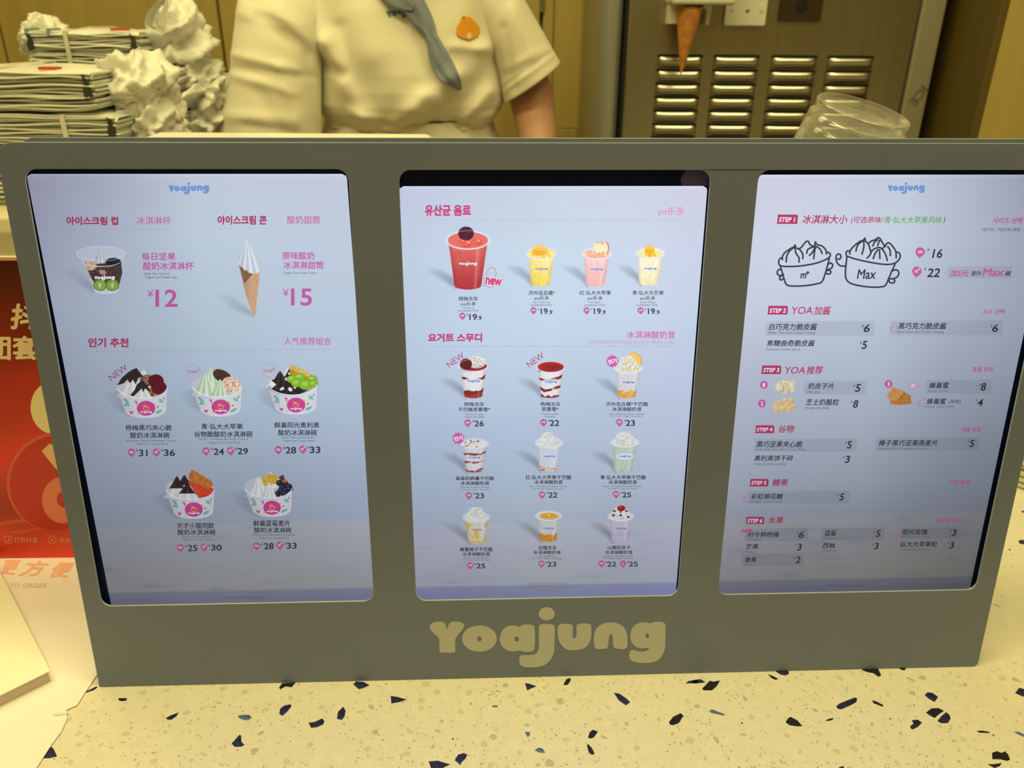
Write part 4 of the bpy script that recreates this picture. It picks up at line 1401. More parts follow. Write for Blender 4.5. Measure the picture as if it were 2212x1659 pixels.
def bowl(cx, cy, top, label, k=1.0):
    """paper ice cream bowl as printed: rim centre (cx, cy), 54 px half width"""
    p = Pic(0, cx - 92, cy - 52, cx + 68, cy + 70)
    bx, by = cx + 7, cy + 50 * k
    p.shadow([(cx - 88, cy + 14), (cx - 50, cy + 8), (bx - 20, by + 6), (bx - 34, by + 13), (cx - 62, cy + 42)], .17)
    R = 54 * k
    # inside of the bowl, then the toppings, then the front wall
    p.put(p.ell(cx, cy, R, 25 * k, .03), (196, 200, 214))
    top(p, cx, cy, R)
    wall = [(cx - R, cy + 1)]
    for a in np.linspace(math.pi, 0, 15):
        wall.append((cx + R * math.cos(a), cy + 2 + 25 * k * math.sin(a)))
    wall.append((cx + R, cy + 1))
    for a in np.linspace(0, math.pi, 15):
        wall.append((bx + 44.5 * k * math.cos(a), by + 17 * k * math.sin(a)))
    w = p.poly(wall)
    q = (p.X - cx) / R
    base = np.array((224, 226, 238))[None] * (1 - .10 * np.clip(-q, 0, 1)[:, None] - .03 * q[:, None] ** 2)
    p.put(w, base)
    for (dx, dy, rx, ry, rot, c) in ((-32, 34, 3.6, 9, -.35, (104, 190, 164)), (41, 30, 6, 4, .5, (120, 200, 176)),
                                     (36, 53, 8, 3, -.5, (104, 190, 164)), (26, 37, 4, 3, .2, (232, 206, 70)),
                                     (-38, 27, 1.6, 2, 0, (200, 60, 120)), (-36, 39, 1.4, 2.4, .6, (200, 60, 120)),
                                     (-24, 55, 4.5, 1.5, .7, (200, 60, 120)), (-22, 55, 4.0, 1.5, -.8, (200, 60, 120)),
                                     (-12, 34, 1.5, 4, 0, (200, 60, 120)), (-15, 31, 1.6, 1.6, 0, (200, 60, 120)),
                                     (34, 43, 3, 1.3, -.8, (200, 60, 120)), (47, 24, 1.3, 2.6, 0, (200, 60, 120)),
                                     (-8, 58, 3, 2, 0, (232, 206, 70)), (45, 40, 1.5, 1.5, 0, (232, 206, 70)),
                                     (-39, 48, 2.5, 2.5, 0, (104, 190, 164))):
        p.put(p.ell(cx + dx * k, cy + dy * k, rx * k, ry * k, rot) * w, c)
    gx, gy = cx + 8.5 * k, cy + 46 * k
    p.put(p.ell(gx, gy, 20 * k, 16 * k), (206, 66, 146))
    p.put(p.line([(gx - 6 * k, gy - 1 * k), (gx - 5 * k, gy + 4 * k), (gx + 5 * k, gy + 4 * k), (gx + 6.5 * k, gy - 2 * k)], 1.3), (244, 178, 84))
    p.put(p.poly([(gx - 6 * k, gy - 2 * k), (gx - 5 * k, gy - 9 * k), (gx, gy - 6 * k), (gx + 5 * k, gy - 4 * k), (gx + 6 * k, gy - 1 * k)]), (240, 160, 90))
    p.put(p.line([(cx - R + 3, cy + 9 * k), (cx - R * .5, cy + 25 * k), (cx, cy + 30 * k), (cx + R * .5, cy + 26 * k), (cx + R - 4, cy + 8 * k)], .7)
          * (np.sin(p.X * 1.1) > -.2), (196, 180, 208))
    # rolled rim
    rim = np.clip(p.ell(cx, cy, R + .8, 26 * k, .03) - p.ell(cx, cy - .8, R - 1.2, 24.2 * k, .03), 0, 1)
    p.put(rim * (p.Y > cy + 2), (238, 240, 250))
    o = p.build(label, screens[0])
    Kl = Ink(0, 5)
    Kl.logo(gx - 12.5 * k, gy + 5 * k, gx + 12.5 * k, gy + 11 * k, (248, 236, 250))
    return Kl


small = []


def speck(p, mask, cols, sc, seed):
    n = fbm(p.X / sc, p.Y / sc, seed)
    n = np.clip((n - .25) * 2, 0, .999)
    arr = np.array(cols, float)[(n * len(cols)).astype(int)]
    p.put(mask, arr)


WHITE, RIDGE = (240, 242, 240), (212, 217, 220)
CHOC = (44, 34, 38)


def top1(p, cx, cy, R):
    p.peak(cx + 3, cy - 38, cy + 6, 30, WHITE, RIDGE, 1)
    p.peak(cx - 22, cy - 26, cy + 22, 34, WHITE, RIDGE, 2)
    p.put(p.poly([(cx - 54, cy - 4), (cx - 44, cy - 20), (cx - 30, cy - 32), (cx - 20, cy - 38), (cx - 12, cy - 41), (cx - 2, cy - 28),
                  (cx + 4, cy - 22), (cx - 8, cy - 20), (cx - 14, cy - 6), (cx - 20, cy - 16), (cx - 26, cy - 8), (cx - 32, cy - 16),
                  (cx - 40, cy - 8), (cx - 46, cy - 6)]), CHOC)
    speck(p, p.ell(cx + 12, cy - 14, 17, 13), [(64, 40, 34), (110, 76, 56), (196, 160, 120), (60, 40, 34)], 3.0, 5)
    speck(p, p.ell(cx + 28, cy + 12, 18, 12), [(190, 150, 110), (120, 84, 60), (214, 184, 140), (90, 60, 46)], 3.0, 6)
    for dx, dy, r in ((30, -13, 15.5), (36, 1, 16)):
        p.put(p.ell(cx + dx, cy + dy, r + 1, r * .86 + 1), (66, 22, 34))
        n = fbm(p.X / 2.2, p.Y / 2.2, 9)
        p.put(p.ell(cx + dx, cy + dy, r, r * .86), np.array((96, 26, 42))[None] * (.8 + .5 * n[:, None]))
    p.peak(cx - 2, cy - 12, cy + 26, 26, WHITE, RIDGE, 3)
    p.put(p.poly([(cx - 2, cy - 14), (cx + 8, cy - 6), (cx + 18, cy + 6), (cx + 20, cy + 12), (cx + 6, cy + 3), (cx + 2, cy + 12), (cx - 1, cy + 3),
                  (cx - 10, cy + 12), (cx - 18, cy + 20), (cx - 26, cy + 18), (cx - 16, cy + 6), (cx - 12, cy - 4)]), CHOC)


def top2(p, cx, cy, R):
    g1, g2 = (226, 240, 220), (178, 206, 168)
    p.peak(cx - 14, cy - 40, cy + 14, 34, g1, g2, 1, 12)
    speck(p, p.ell(cx + 12, cy - 20, 22, 13, .5), [(50, 32, 30), (90, 56, 46), (60, 40, 36)], 2.6, 15)
    speck(p, p.ell(cx + 32, cy - 1, 22, 17, .5), [(232, 214, 180), (240, 226, 200), (206, 120, 90), (244, 234, 214)], 4.2, 18)
    p.peak(cx - 25, cy - 27, cy + 22, 30, g1, g2, 2, 12)
    p.peak(cx + 7, cy - 15, cy + 26, 23, g1, g2, 3, 12)


def top3(p, cx, cy, R):
    p.peak(cx - 10, cy - 34, cy + 18, 42, WHITE, RIDGE, 1)
    p.put(p.ell(cx - 6, cy + 4, 46, 20), (40, 32, 36))
    p.peak(cx + 0, cy - 40, cy - 6, 24, (40, 34, 40), (58, 50, 56), 2)
    p.peak(cx - 26, cy - 28, cy + 12, 26, (38, 32, 38), (62, 54, 60), 3)
    p.peak(cx - 6, cy - 10, cy + 22, 26, (38, 32, 38), (56, 48, 54), 3)
    p.put(p.poly([(cx - 52, cy + 2), (cx - 46, cy - 8), (cx - 38, cy - 2), (cx - 34, cy + 2), (cx - 44, cy + 10)]), WHITE)
    for dx, dy, s in ((-12, -10, 4), (-20, 10, 3.5), (-4, 12, 5), (6, 8, 3), (-24, 12, 3), (-6, -22, 3)):
        p.put(p.ell(cx + dx, cy + dy, s, s * .8, .8), (238, 240, 240))
    hc = p.poly([(cx - 5, cy - 40), (cx + 2, cy - 41), (cx + 46, cy - 20), (cx + 42, cy - 4), (cx + 20, cy - 10), (cx - 5, cy - 20)])
    n = fbm(p.X / 3, p.Y / 3, 30)
    p.put(hc, np.array((206, 150, 34))[None] * (.75 + .5 * n[:, None]))
    p.put(hc * (np.sin(p.X * 1.3 + p.Y * .4) > .4) * (p.Y < cy - 30 + .45 * (p.X - cx)), (244, 232, 190))
    for dx, dy, r in ((0, -10, 11), (16, -14, 12), (10, -2, 12), (44, -10, 10), (30, 2, 15), (46, 0, 10)):
        p.put(p.ell(cx + dx, cy + dy, r + .8, r * .72 + .8), (96, 140, 34))
        p.put(p.ell(cx + dx, cy + dy, r, r * .72), (140, 192, 52))
        p.put(p.ell(cx + dx - 2, cy + dy - 2, r * .5, r * .3), (170, 214, 90))


def top4(p, cx, cy, R):
    p.peak(cx - 28, cy - 26, cy + 20, 30, WHITE, RIDGE, 1)
    p.peak(cx - 8, cy - 12, cy + 24, 28, WHITE, RIDGE, 2)
    p.peak(cx - 12, cy - 30, cy - 8, 16, (60, 38, 42), (42, 28, 34), 2)
    p.peak(cx - 28, cy - 28, cy - 1, 17, (60, 38, 42), (42, 28, 34), 1)
    p.peak(cx - 6, cy - 12, cy + 10, 19, (60, 38, 42), (40, 26, 34), 3)
    gf = p.poly([(cx - 4, cy - 14), (cx + 22, cy - 12), (cx + 52, cy), (cx + 48, cy + 14), (cx + 20, cy + 20), (cx + 6, cy)])
    n = fbm(p.X / 4, p.Y / 2.4, 33)
    p.put(gf, np.array((224, 66, 40))[None] * (.78 + .4 * n[:, None]))
    hc = p.poly([(cx - 2, cy - 30), (cx + 4, cy - 42), (cx + 46, cy - 18), (cx + 50, cy - 8), (cx + 40, cy + 2), (cx + 20, cy - 8), (cx - 3, cy - 14)])
    n = fbm(p.X / 3, p.Y / 3, 31)
    p.put(hc, np.array((200, 116, 48))[None] * (.7 + .55 * n[:, None]))


def top5(p, cx, cy, R):
    p.peak(cx + 6, cy - 34, cy + 2, 26, WHITE, RIDGE, 1)
    n = fbm(p.X / 3, p.Y / 3, 34)
    p.put(p.poly([(cx - 14, cy - 22), (cx + 8, cy - 30), (cx + 22, cy - 22), (cx + 16, cy - 8), (cx - 10, cy - 2)]),
          np.array((214, 176, 60))[None] * (.8 + .4 * n[:, None]))
    p.peak(cx - 22, cy - 24, cy + 20, 28, WHITE, RIDGE, 3, 12)
    for dx, dy in ((24, -10), (36, -8), (30, 0), (44, -2), (26, 8), (38, 6), (20, 14), (46, 4), (34, 13)):
        p.put(p.ell(cx + dx, cy + dy, 7.4, 6.6), (32, 38, 56))
        p.put(p.ell(cx + dx - 2, cy + dy - 2, 3, 2), (70, 80, 104))
    p.put(p.poly([(cx + 22, cy - 22), (cx + 32, cy - 28), (cx + 36, cy - 16), (cx + 28, cy - 14)]), (110, 44, 36))
    p.put(p.ell(cx + 37, cy - 14, 5, 3), (216, 104, 52))
    p.peak(cx + 1, cy - 12, cy + 24, 20, WHITE, RIDGE, 2, 12)


for a in ((307, 836, top1, 'picture of a bowl with chocolate sauce and two dark berries', 1.0),
          (468.4, 833, top2, 'picture of a bowl with pale green ice cream and apple cubes', 1.0),
          (631, 829, top3, 'picture of a bowl with honeycomb and green grapes', 1.0),
          (410.4, 1056, top4, 'picture of a bowl with honeycomb and grapefruit', .97),
          (579.7, 1053, top5, 'picture of a bowl with blueberries', .95)):
    small.append((0, bowl(*a)))

# the clear nut cup and the cone at the top of the left screen
p = Pic(0, 128, 515, 288, 650)
p.shadow([(132, 588), (160, 580), (205, 618), (200, 632)], .14)
body = p.poly([(172, 556), (268, 556), (262, 600), (258, 622), (248, 632), (212, 632), (202, 624), (190, 590)])
p.put(p.ell(218, 548, 53, 16) * .55, (206, 214, 228))
p.put(body * .5, (206, 214, 228))
p.peak(217, 537, 580, 22, (226, 230, 234), (176, 180, 186), 1, 11)
speck(p, p.poly([(183, 566), (214, 570), (262, 564), (264, 590), (258, 614), (204, 612), (194, 595)]),
      [(60, 44, 46), (84, 60, 58), (50, 38, 42), (110, 84, 76)], 3.4, 41)
speck(p, p.ell(196, 574, 13, 10), [(214, 184, 150), (190, 150, 116), (230, 210, 180)], 3, 44)
p.put(p.ell(245, 566, 17, 9), (30, 32, 40))
p.put(p.ell(222, 588, 8, 5, .3), (186, 152, 130))
for cx_ in (216, 243):
    p.put(p.ell(cx_, 616, 14.5, 13), (104, 138, 44))
    p.put(p.ell(cx_, 616, 11, 10), (150, 184, 84))
    p.put(p.ell(cx_, 616, 3.6, 6), (190, 208, 150))
    sd = (np.sin(np.arctan2(p.Y - 616, p.X - cx_) * 9) > .55)
    p.put(np.clip(p.ell(cx_, 616, 7.5, 8) - p.ell(cx_, 616, 4.6, 6), 0, 1) * sd, (70, 90, 40))
rim = np.clip(p.ell(218, 548, 53.5, 16.5) - p.ell(218, 548, 51, 14.8), 0, 1)
p.put(rim * .5, (232, 238, 248))
rg = np.clip(p.ell(219, 562, 44, 15) - p.ell(219, 561, 43, 13.6), 0, 1) * (p.Y > 562)
p.put(rg * .8, (214, 220, 232))
rg = np.clip(p.ell(230, 626, 26, 9) - p.ell(230, 622, 25, 8), 0, 1) * (p.Y > 622)
p.put(rg * .7, (226, 230, 236))
p.build('picture of a clear cup with nuts and kiwi slices', screens[0])
Kl = Ink(0, 5)
Kl.logo(204, 594, 248, 606, (244, 246, 250))
small.append((0, Kl))

p = Pic(0, 455, 500, 580, 695)
p.shadow([(462, 632), (500, 640), (547, 676), (548, 684), (500, 668)], .16)
cone = p.poly([(516, 572), (530, 582), (548, 592), (561, 586), (556, 640), (551, 684), (547, 683), (530, 632)])
q = (p.X - 540) / 20
p.put(cone, np.array((206, 164, 128))[None] * (1 - .22 * np.clip(-q, 0, 1)[:, None]) * (.92 + .14 * fbm(p.X / 5, p.Y / 5, 51)[:, None]))
p.put(p.poly([(517, 573), (534, 584), (546, 592), (528, 612)]), (120, 88, 66))
for k in range(5):
    p.put(p.line([(520 + 6 * k, 576 + 3 * k), (527 + 4 * k, 600 + 1 * k)], .8) * p.poly([(517, 573), (534, 584), (546, 592), (528, 612)]), (170, 134, 100))
top = p.poly([(530.5, 509), (533, 519), (541, 533), (551, 550), (562, 572), (563, 582), (557, 591), (552, 588), (548, 594), (544, 590), (538, 590),
              (533, 584), (528, 584), (524, 578), (519, 576), (514, 566), (517, 552), (524, 532)])
t = np.clip((p.Y - 509) / 80, 0.02, 1)
q = (p.X - 530 - 8 * t) / (26 * t + 1)
r = .5 + .5 * np.sin(q * 11 + t * 3)
p.put(top, np.array((224, 234, 244))[None] * (1 - .16 * r[:, None]) * (1 - .08 * np.clip(-q, 0, 1)[:, None]))
p.build('picture of a soft ice cream cone', screens[0])


def cup(cx, cy, rx, ry, bx, by, hw, label, cols, fill, topf, lw=27, lcol=(96, 140, 214), patch=False):
    """tall clear drink cup as printed: rim ellipse, tapering body"""
    p = Pic(1, cx - rx - 52, cy - 44, cx + rx + 12, by + 16)
    p.shadow([(cx - rx - 50, by - 42), (cx - rx - 12, by - 34), (bx - hw, by - 16), (bx - hw + 3, by + 6), (cx - rx - 2, by - 8), (cx - rx - 36, by - 28)], .24)
    bt = cx - rx * .86, cx + rx * .86
    bl = [(bt[0], cy + ry * .5)] + [(bx + hw * math.cos(a), by + ry * .42 * math.sin(a)) for a in np.linspace(math.pi, 0, 13)] + [(bt[1], cy + ry * .5)]
    body = np.maximum(p.poly(bl), p.ell(cx, cy + ry * .45, rx * .88, ry * .9))
    t = np.clip((p.Y - cy) / (by - cy), 0, 1)
    half = rx * .86 + (hw - rx * .86) * t
    q = (p.X - (cx + (bx - cx) * t)) / half
    yy = p.Y - 4.5 * np.sqrt(np.clip(1 - q * q, 0, 1)) * ry / 13
    fill(p, body, q, (yy - cy) / (by - cy))
    p.mul(body * np.clip(np.abs(q) - .72, 0, .3) * 1.6, .80)
    p.put(body * np.exp(-((q - .55) / .1) ** 2) * .22, (255, 255, 255))
    if patch:
        a = p.ell(cx, cy + (by - cy) * .52, rx * .62, 7.5)
        p.put(a * .85, (222, 228, 238))
    # rim, surface, topping
    p.put(p.ell(cx, cy, rx, ry) * .75, (214, 220, 234))
    p.put(p.ell(cx, cy + .5, rx * .90, ry * .84), cols[0])
    topf(p, cx, cy, rx, ry)
    rim = np.clip(p.ell(cx, cy, rx + .6, ry + .6) - p.ell(cx, cy - .3, rx - 1.4, ry - 1.6), 0, 1)
    p.put(rim * np.where(p.Y > cy, .85, .4), (228, 232, 244))
    p.build(label, screens[1])
    Kl = Ink(1, 5)
    ly = cy + (by - cy) * .52
    Kl.logo(cx - lw / 2, ly - lw * .13, cx + lw / 2, ly + lw * .13, lcol)
    small.append((1, Kl))


def plain(c1, c2, sd=1, sc=6, amt=.10):
    def f(p, a, q, t):
        n = fbm(p.X / sc, p.Y / sc, sd)
        c = np.array(c1)[None] * (1 - np.clip(t, 0, 1)[:, None]) + np.array(c2)[None] * np.clip(t, 0, 1)[:, None]
        p.put(a, c * (1 - amt + 2 * amt * n[:, None]))
    return f


def swirl(c, s, thr=.62, sd=3, freq=9, lo=.92, botc=None):
    def f(p, a, q, t):
        p.put(a, np.array(c)[None] * (1 - .06 * np.abs(q)[:, None]))
        n = np.sin(t * freq * 2.2 + 2.6 * fbm(q * 1.6 + 5, t * 3, sd) + q * .8) * .5 + .5
        n = n * (.65 + .6 * fbm(q * 3 + 9, t * 9, sd + 7))
        p.put(a * np.clip((n - thr) / .08, 0, 1) * (np.abs(t - .52) > .09), s)
        if botc is not None:
            p.put(a * np.clip((t - lo - .03 * np.sin(q * 9)) / .03, 0, 1), botc)
    return f


def base_band(c, b, lo, sd=5, cols=None):
    def f(p, a, q, t):
        n = fbm(p.X / 5, p.Y / 5, sd)
        p.put(a, np.array(c)[None] * (.95 + .08 * n[:, None]))
        m_ = a * np.clip((t - lo - .03 * np.sin(q * 7 + sd)) / .04, 0, 1)
        if cols:
            speck(p, m_, cols, 3.5, sd)
        else:
            p.put(m_, np.array(b)[None] * (.85 + .3 * n[:, None]))
    return f


def cream(c2, sd, amt=1.0):
    def f(p, cx, cy, rx, ry):
        a = np.maximum(p.ell(cx - 1, cy - ry * .75, rx * .62, ry * 1.25), p.ell(cx, cy, rx * .84, ry * .85))
        n = fbm(p.X / 3.2, p.Y / 3.2, sd, 3)
        base = np.array((226, 230, 230))[None] * (.80 + .34 * n[:, None])
        p.put(a, base)
        p.put(a * np.clip((fbm(p.X / 2.4, p.Y / 2.4, sd + 3) - .56) * 7, 0, 1) * amt, c2)
    return f


def t_ice(c, c2, sd):
    def f(p, cx, cy, rx, ry):
        a = p.ell(cx, cy + 1, rx * .84, ry * .76)
        speck(p, a, [c, c2, c, tuple(min(255, v + 22) for v in c)], 5, sd)
    return f


def t_red(p, cx, cy, rx, ry):
    for dx, dy, r in ((-2, 8, 13), (20, 5, 11), (-14, 4, 8)):
        n = fbm(p.X / 4, p.Y / 4, 61)
        p.put(p.ell(cx + dx, cy + dy, r, r * .72), np.array((222, 96, 80))[None] * (.8 + .4 * n[:, None]))
        p.put(p.ell(cx + dx + 3, cy + dy - 3, r * .35, r * .2, .4) * .7, (246, 190, 180))
    n = fbm(p.X / 2, p.Y / 2, 62)
    p.put(p.ell(cx - 4, cy - 14, 17, 15), np.array((78, 34, 52))[None] * (.75 + .6 * n[:, None]))


def t_orange(p, cx, cy, rx, ry):
    t_ice((244, 214, 110), (236, 190, 80), 70)(p, cx, cy, rx, ry)
    p.put(p.ell(cx - 3, cy - 7, 17, 10, .15), (240, 180, 70))
    p.put(p.ell(cx - 3, cy - 9, 15, 8, .15), (246, 196, 84))
    p.put(p.ell(cx - 6, cy - 1, 15, 6, .1), (236, 172, 60))


def t_apple(p, cx, cy, rx, ry):
    t_ice((244, 190, 168), (232, 160, 130), 72)(p, cx, cy, rx, ry)
    for dx in (2, 10, 20):
        p.put(p.ell(cx + dx, cy - 12, 6.5, 13, -.25 + dx * .01), (206, 84, 60))
        p.put(p.ell(cx + dx - 1.6, cy - 12, 6, 12.4, -.25 + dx * .01), (246, 232, 190))


def t_mango(p, cx, cy, rx, ry):
    t_ice((240, 226, 170), (228, 206, 130), 74)(p, cx, cy, rx, ry)
    p.put(p.poly([(cx - 12, cy - 14), (cx - 3, cy - 17), (cx + 9, cy - 15), (cx + 8, cy - 4), (cx + 14, cy + 6), (cx - 2, cy + 9), (cx - 12, cy + 2)]),
          (240, 190, 50))
    p.put(p.line([(cx - 10, cy - 5), (cx + 2, cy - 3), (cx + 9, cy - 6)], 1.5), (214, 150, 30))
    p.put(p.line([(cx - 3, cy - 3), (cx - 1, cy + 8)], 1.3), (214, 150, 30))


def t_berrycream(p, cx, cy, rx, ry):
    p.put(p.ell(cx, cy + 1, rx * .9, ry * .84), (156, 40, 46))
    a = p.ell(cx + 7, cy - 8, 21, 14)
    n = fbm(p.X / 3, p.Y / 3, 80)
    p.put(a, np.array((226, 228, 226))[None] * (.82 + .3 * n[:, None]))
    p.put(a * np.clip((fbm(p.X / 2, p.Y / 2, 83) - .62) * 9, 0, 1), (176, 50, 50))
    p.put(p.ell(cx - 16, cy - 3, 13, 12), np.array((92, 34, 40))[None] * (.8 + .5 * n[:, None]))


def t_flatred(p, cx, cy, rx, ry):
    p.put(p.ell(cx, cy - 1, rx * .92, ry * .86), (178, 52, 50))
    p.put(p.ell(cx + 3, cy, rx * .6, ry * .5, 0, 8), (140, 40, 44))


def t_orangecream(p, cx, cy, rx, ry):
    p.put(p.ell(cx + 11, cy - 14, 18, 18), (226, 150, 40))
    p.put(p.ell(cx + 10, cy - 14, 16.6, 16.8), (246, 214, 140))
    p.put(p.ell(cx + 10, cy - 14, 14.5, 14.8), (244, 200, 70))
    cream((232, 190, 80), 85)(p, cx, cy, rx, ry)


def t_strawcream(p, cx, cy, rx, ry):
    a = p.ell(cx, cy + 1, rx * .88, ry * .84)
    p.put(a, (226, 226, 230))
    p.put(a * np.clip((fbm(p.X / 3, p.Y / 3, 90) - .60) * 9, 0, 1), (168, 104, 66))


def t_flatorange(p, cx, cy, rx, ry):
    p.put(p.ell(cx, cy - 1, rx * .90, ry * .80), (214, 220, 226))
    p.put(p.ell(cx + 1, cy + 1, rx * .72, ry * .66), (214, 120, 40))
    p.put(p.ell(cx, cy, rx * .72, ry * .64), (240, 208, 130))
    p.put(p.ell(cx, cy, rx * .62, ry * .52), (222, 162, 52))
    p.put(p.ell(cx + 1, cy - 1, 3, 1.6), (244, 226, 170))


def t_haw(p, cx, cy, rx, ry):
    cream((226, 226, 224), 95, 0)(p, cx, cy, rx, ry)
    for dx, dy in ((-16, -2), (0, -2), (16, 2), (-14, -11), (12, -11), (0, -10)):
        p.put(p.ell(cx + dx, cy + dy, 3, 2.4), (110, 26, 30))
    p.put(p.ell(cx + 1, cy - 17, 9, 6), (150, 24, 20))
    p.put(p.ell(cx - 1, cy - 19, 3, 1.5), (210, 90, 80))


def haze(c, sd, c2, amt):
    def f(p, a, q, t):
        p.put(a, np.array(c)[None] * np.ones((len(q), 1)))
        p.put(a * np.clip((fbm(q * 2 + 3, t * 4, sd) - .54) * 8, 0, 1) * amt * (t > .2), c2)
        p.put(a * np.clip((t - .9) / .03, 0, 1) * .8, c2)
    return f


cup(1010.8, 518.4, 48, 20.6, 1010.6, 617, 29, 'picture of a large red iced drink with a dark berry', [(226, 110, 100)],
    plain((222, 106, 96), (176, 50, 56), 11, 9, .05), t_red, 39, (214, 222, 244))
cup(1169.4, 547, 32, 13.5, 1167, 612, 20, 'picture of a yellow iced drink with orange', [(246, 222, 130)],
    plain((248, 232, 160), (240, 208, 84), 12, 6, .06), t_orange)
cup(1289, 547.5, 31.5, 13, 1285.6, 613, 20, 'picture of a pink iced drink with apple slices', [(246, 206, 190)],
    plain((244, 206, 204), (238, 178, 172), 13, 6, .05), t_apple)
cup(1404.8, 547, 31, 13, 1400.4, 611, 19.5, 'picture of a pale yellow iced drink with mango', [(240, 232, 196)],
    plain((244, 240, 212), (238, 226, 174), 14, 6, .05), t_mango)
cup(1022.6, 789.5, 32, 13.5, 1022.5, 854.6, 19.5, 'picture of a red and white layered cup with cream and berry', [(170, 44, 48)],
    swirl((232, 232, 234), (124, 40, 44), .70, 3, 7, .86, (160, 50, 50)), t_berrycream, patch=True)
cup(1189.6, 793, 30.5, 12.5, 1188, 854.5, 19.6, 'picture of a red topped white swirled cup', [(170, 44, 48)],
    swirl((232, 234, 238), (126, 38, 42), .72, 8, 8, .93, (130, 40, 44)), t_flatred, patch=True)
cup(1357.3, 794, 31, 13, 1354, 855, 19.3, 'picture of a cream topped cup with an orange slice', [(230, 226, 214)],
    base_band((214, 214, 218), (226, 170, 84), .74, 21), t_orangecream, 25, (80, 120, 176))
cup(1025.2, 958, 30, 11, 1024.5, 1016, 18, 'picture of a white cup with strawberry streaks', [(226, 226, 230)],
    swirl((218, 220, 228), (160, 66, 62), .76, 13, 9, .95, (150, 70, 66)), t_strawcream, 25, (84, 136, 220))
cup(1186, 956, 30, 11.5, 1184.5, 1013, 19, 'picture of a white cup with red apple pieces', [(222, 224, 228)],
    base_band((210, 216, 230), (226, 190, 150), .86, 23, [(226, 200, 160), (214, 206, 190), (204, 104, 70)]), cream((206, 200, 180), 101, .6), 25,
    (84, 136, 220))
cup(1350, 955, 30.7, 11.5, 1346, 1014, 19.3, 'picture of a pale green cup with whipped cream', [(214, 226, 216)],
    base_band((186, 210, 194), (198, 200, 150), .93, 24), cream((206, 196, 170), 104, .6), 25, (84, 136, 220), True)
cup(1029, 1116.7, 29, 11, 1030.5, 1169, 18, 'picture of a white cup with yellow honey streaks', [(220, 222, 214)],
    haze((214, 212, 204), 27, (222, 180, 66), .8), cream((200, 196, 168), 107, .5), 23, (120, 140, 180))
cup(1184.8, 1114, 28.5, 10.5, 1184, 1166, 18, 'picture of a cup with an orange jelly base and orange slice', [(206, 214, 222)],
    base_band((204, 206, 204), (206, 140, 52), .70, 29), t_flatorange, 23, (92, 132, 170))
cup(1341, 1115, 28, 10.5, 1339, 1166, 18, 'picture of a lilac cup with a red cherry on cream', [(208, 200, 214)],
    plain((200, 192, 214), (190, 182, 206), 30, 4, .04), t_haw, 23, (100, 124, 190))

# three topping pictures on the right screen
p = Pic(2, 1668, 814, 1724, 858)
shp = p.poly([cN(*a) for a in ((300, 690), (318, 655), (360, 645), (400, 650), (455, 640), (450, 680), (445, 735), (410, 738), (360, 755), (345, 730), (305, 722))])
speck(p, shp, [(236, 226, 196), (214, 196, 158), (244, 236, 212), (200, 178, 138)], 6, 111)
p.build('picture of folded milk skin flakes', screens[2])
p = Pic(2, 1662, 854, 1722, 896)
for k, (a, b) in enumerate(((300, 845), (310, 870), (330, 820), (345, 858), (375, 800), (400, 825), (420, 800), (430, 850), (385, 850), (360, 868), (405, 868))):
    x, y = cN(a, b)
    p.put(p.poly([(x - 6, y - 3), (x - 1, y - 6), (x + 6, y - 4), (x + 6, y + 4), (x + 1, y + 7), (x - 6, y + 4)]), (214, 178, 120))
    p.put(p.poly([(x - 6, y - 3), (x - 1, y - 6), (x + 6, y - 4), (x + 1, y - 1)]), (238, 214, 164))
    p.put(p.poly([(x - 6, y - 3), (x + 1, y - 1), (x + 1, y + 7), (x - 6, y + 4)]), (226, 196, 142))
p.build('picture of cheese cubes', screens[2])
p = Pic(2, 1908, 828, 1978, 884)
p.put(p.ell(*cN(1260, 822), 24, 4), (200, 148, 96))
n = fbm(p.X / 4, p.Y / 4, 120)
p.put(p.poly([cN(*a) for a in ((1158, 765), (1205, 697), (1290, 730), (1300, 745), (1343, 760), (1340, 800), (1355, 822), (1230, 830), (1190, 815))]),
      np.array((196, 128, 60))[None] * (.8 + .35 * n[:, None]))
p.put(p.poly([cN(*a) for a in ((1158, 765), (1205, 697), (1290, 730), (1240, 800), (1185, 800))]), np.array((214, 158, 92))[None] * (.85 + .25 * n[:, None]))
p.put(p.line([cN(1240, 802), cN(1300, 742)], 1.2), (140, 80, 36))
p.build('picture of a honeycomb piece', screens[2])
for si in (0, 1):
    ks = [k for s, k in small if s == si]
    A = ks[0]
    for k in ks[1:]:
        A.v += k.v
        A.c += k.c
        A.f += [tuple(i + A.n for i in f) for f in k.f]
        A.n += k.n
    obj('cup_lettering', A.mesh('cup_lettering'), screens[si], M['ink'], kind='stuff')
# reflection painted as a lilac patch in the corner of the middle screen, a pale scratch on the right one
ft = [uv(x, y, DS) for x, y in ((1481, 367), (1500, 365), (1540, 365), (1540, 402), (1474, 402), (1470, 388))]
me = bpy.data.meshes.new('painted_reflection')
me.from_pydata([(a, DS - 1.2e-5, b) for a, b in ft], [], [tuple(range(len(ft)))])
obj('painted_reflection', me, screens[1], mat('lilac_reflection', (0.085, 0.078, 0.28), 0.5), label='lilac reflection painted in the top corner')


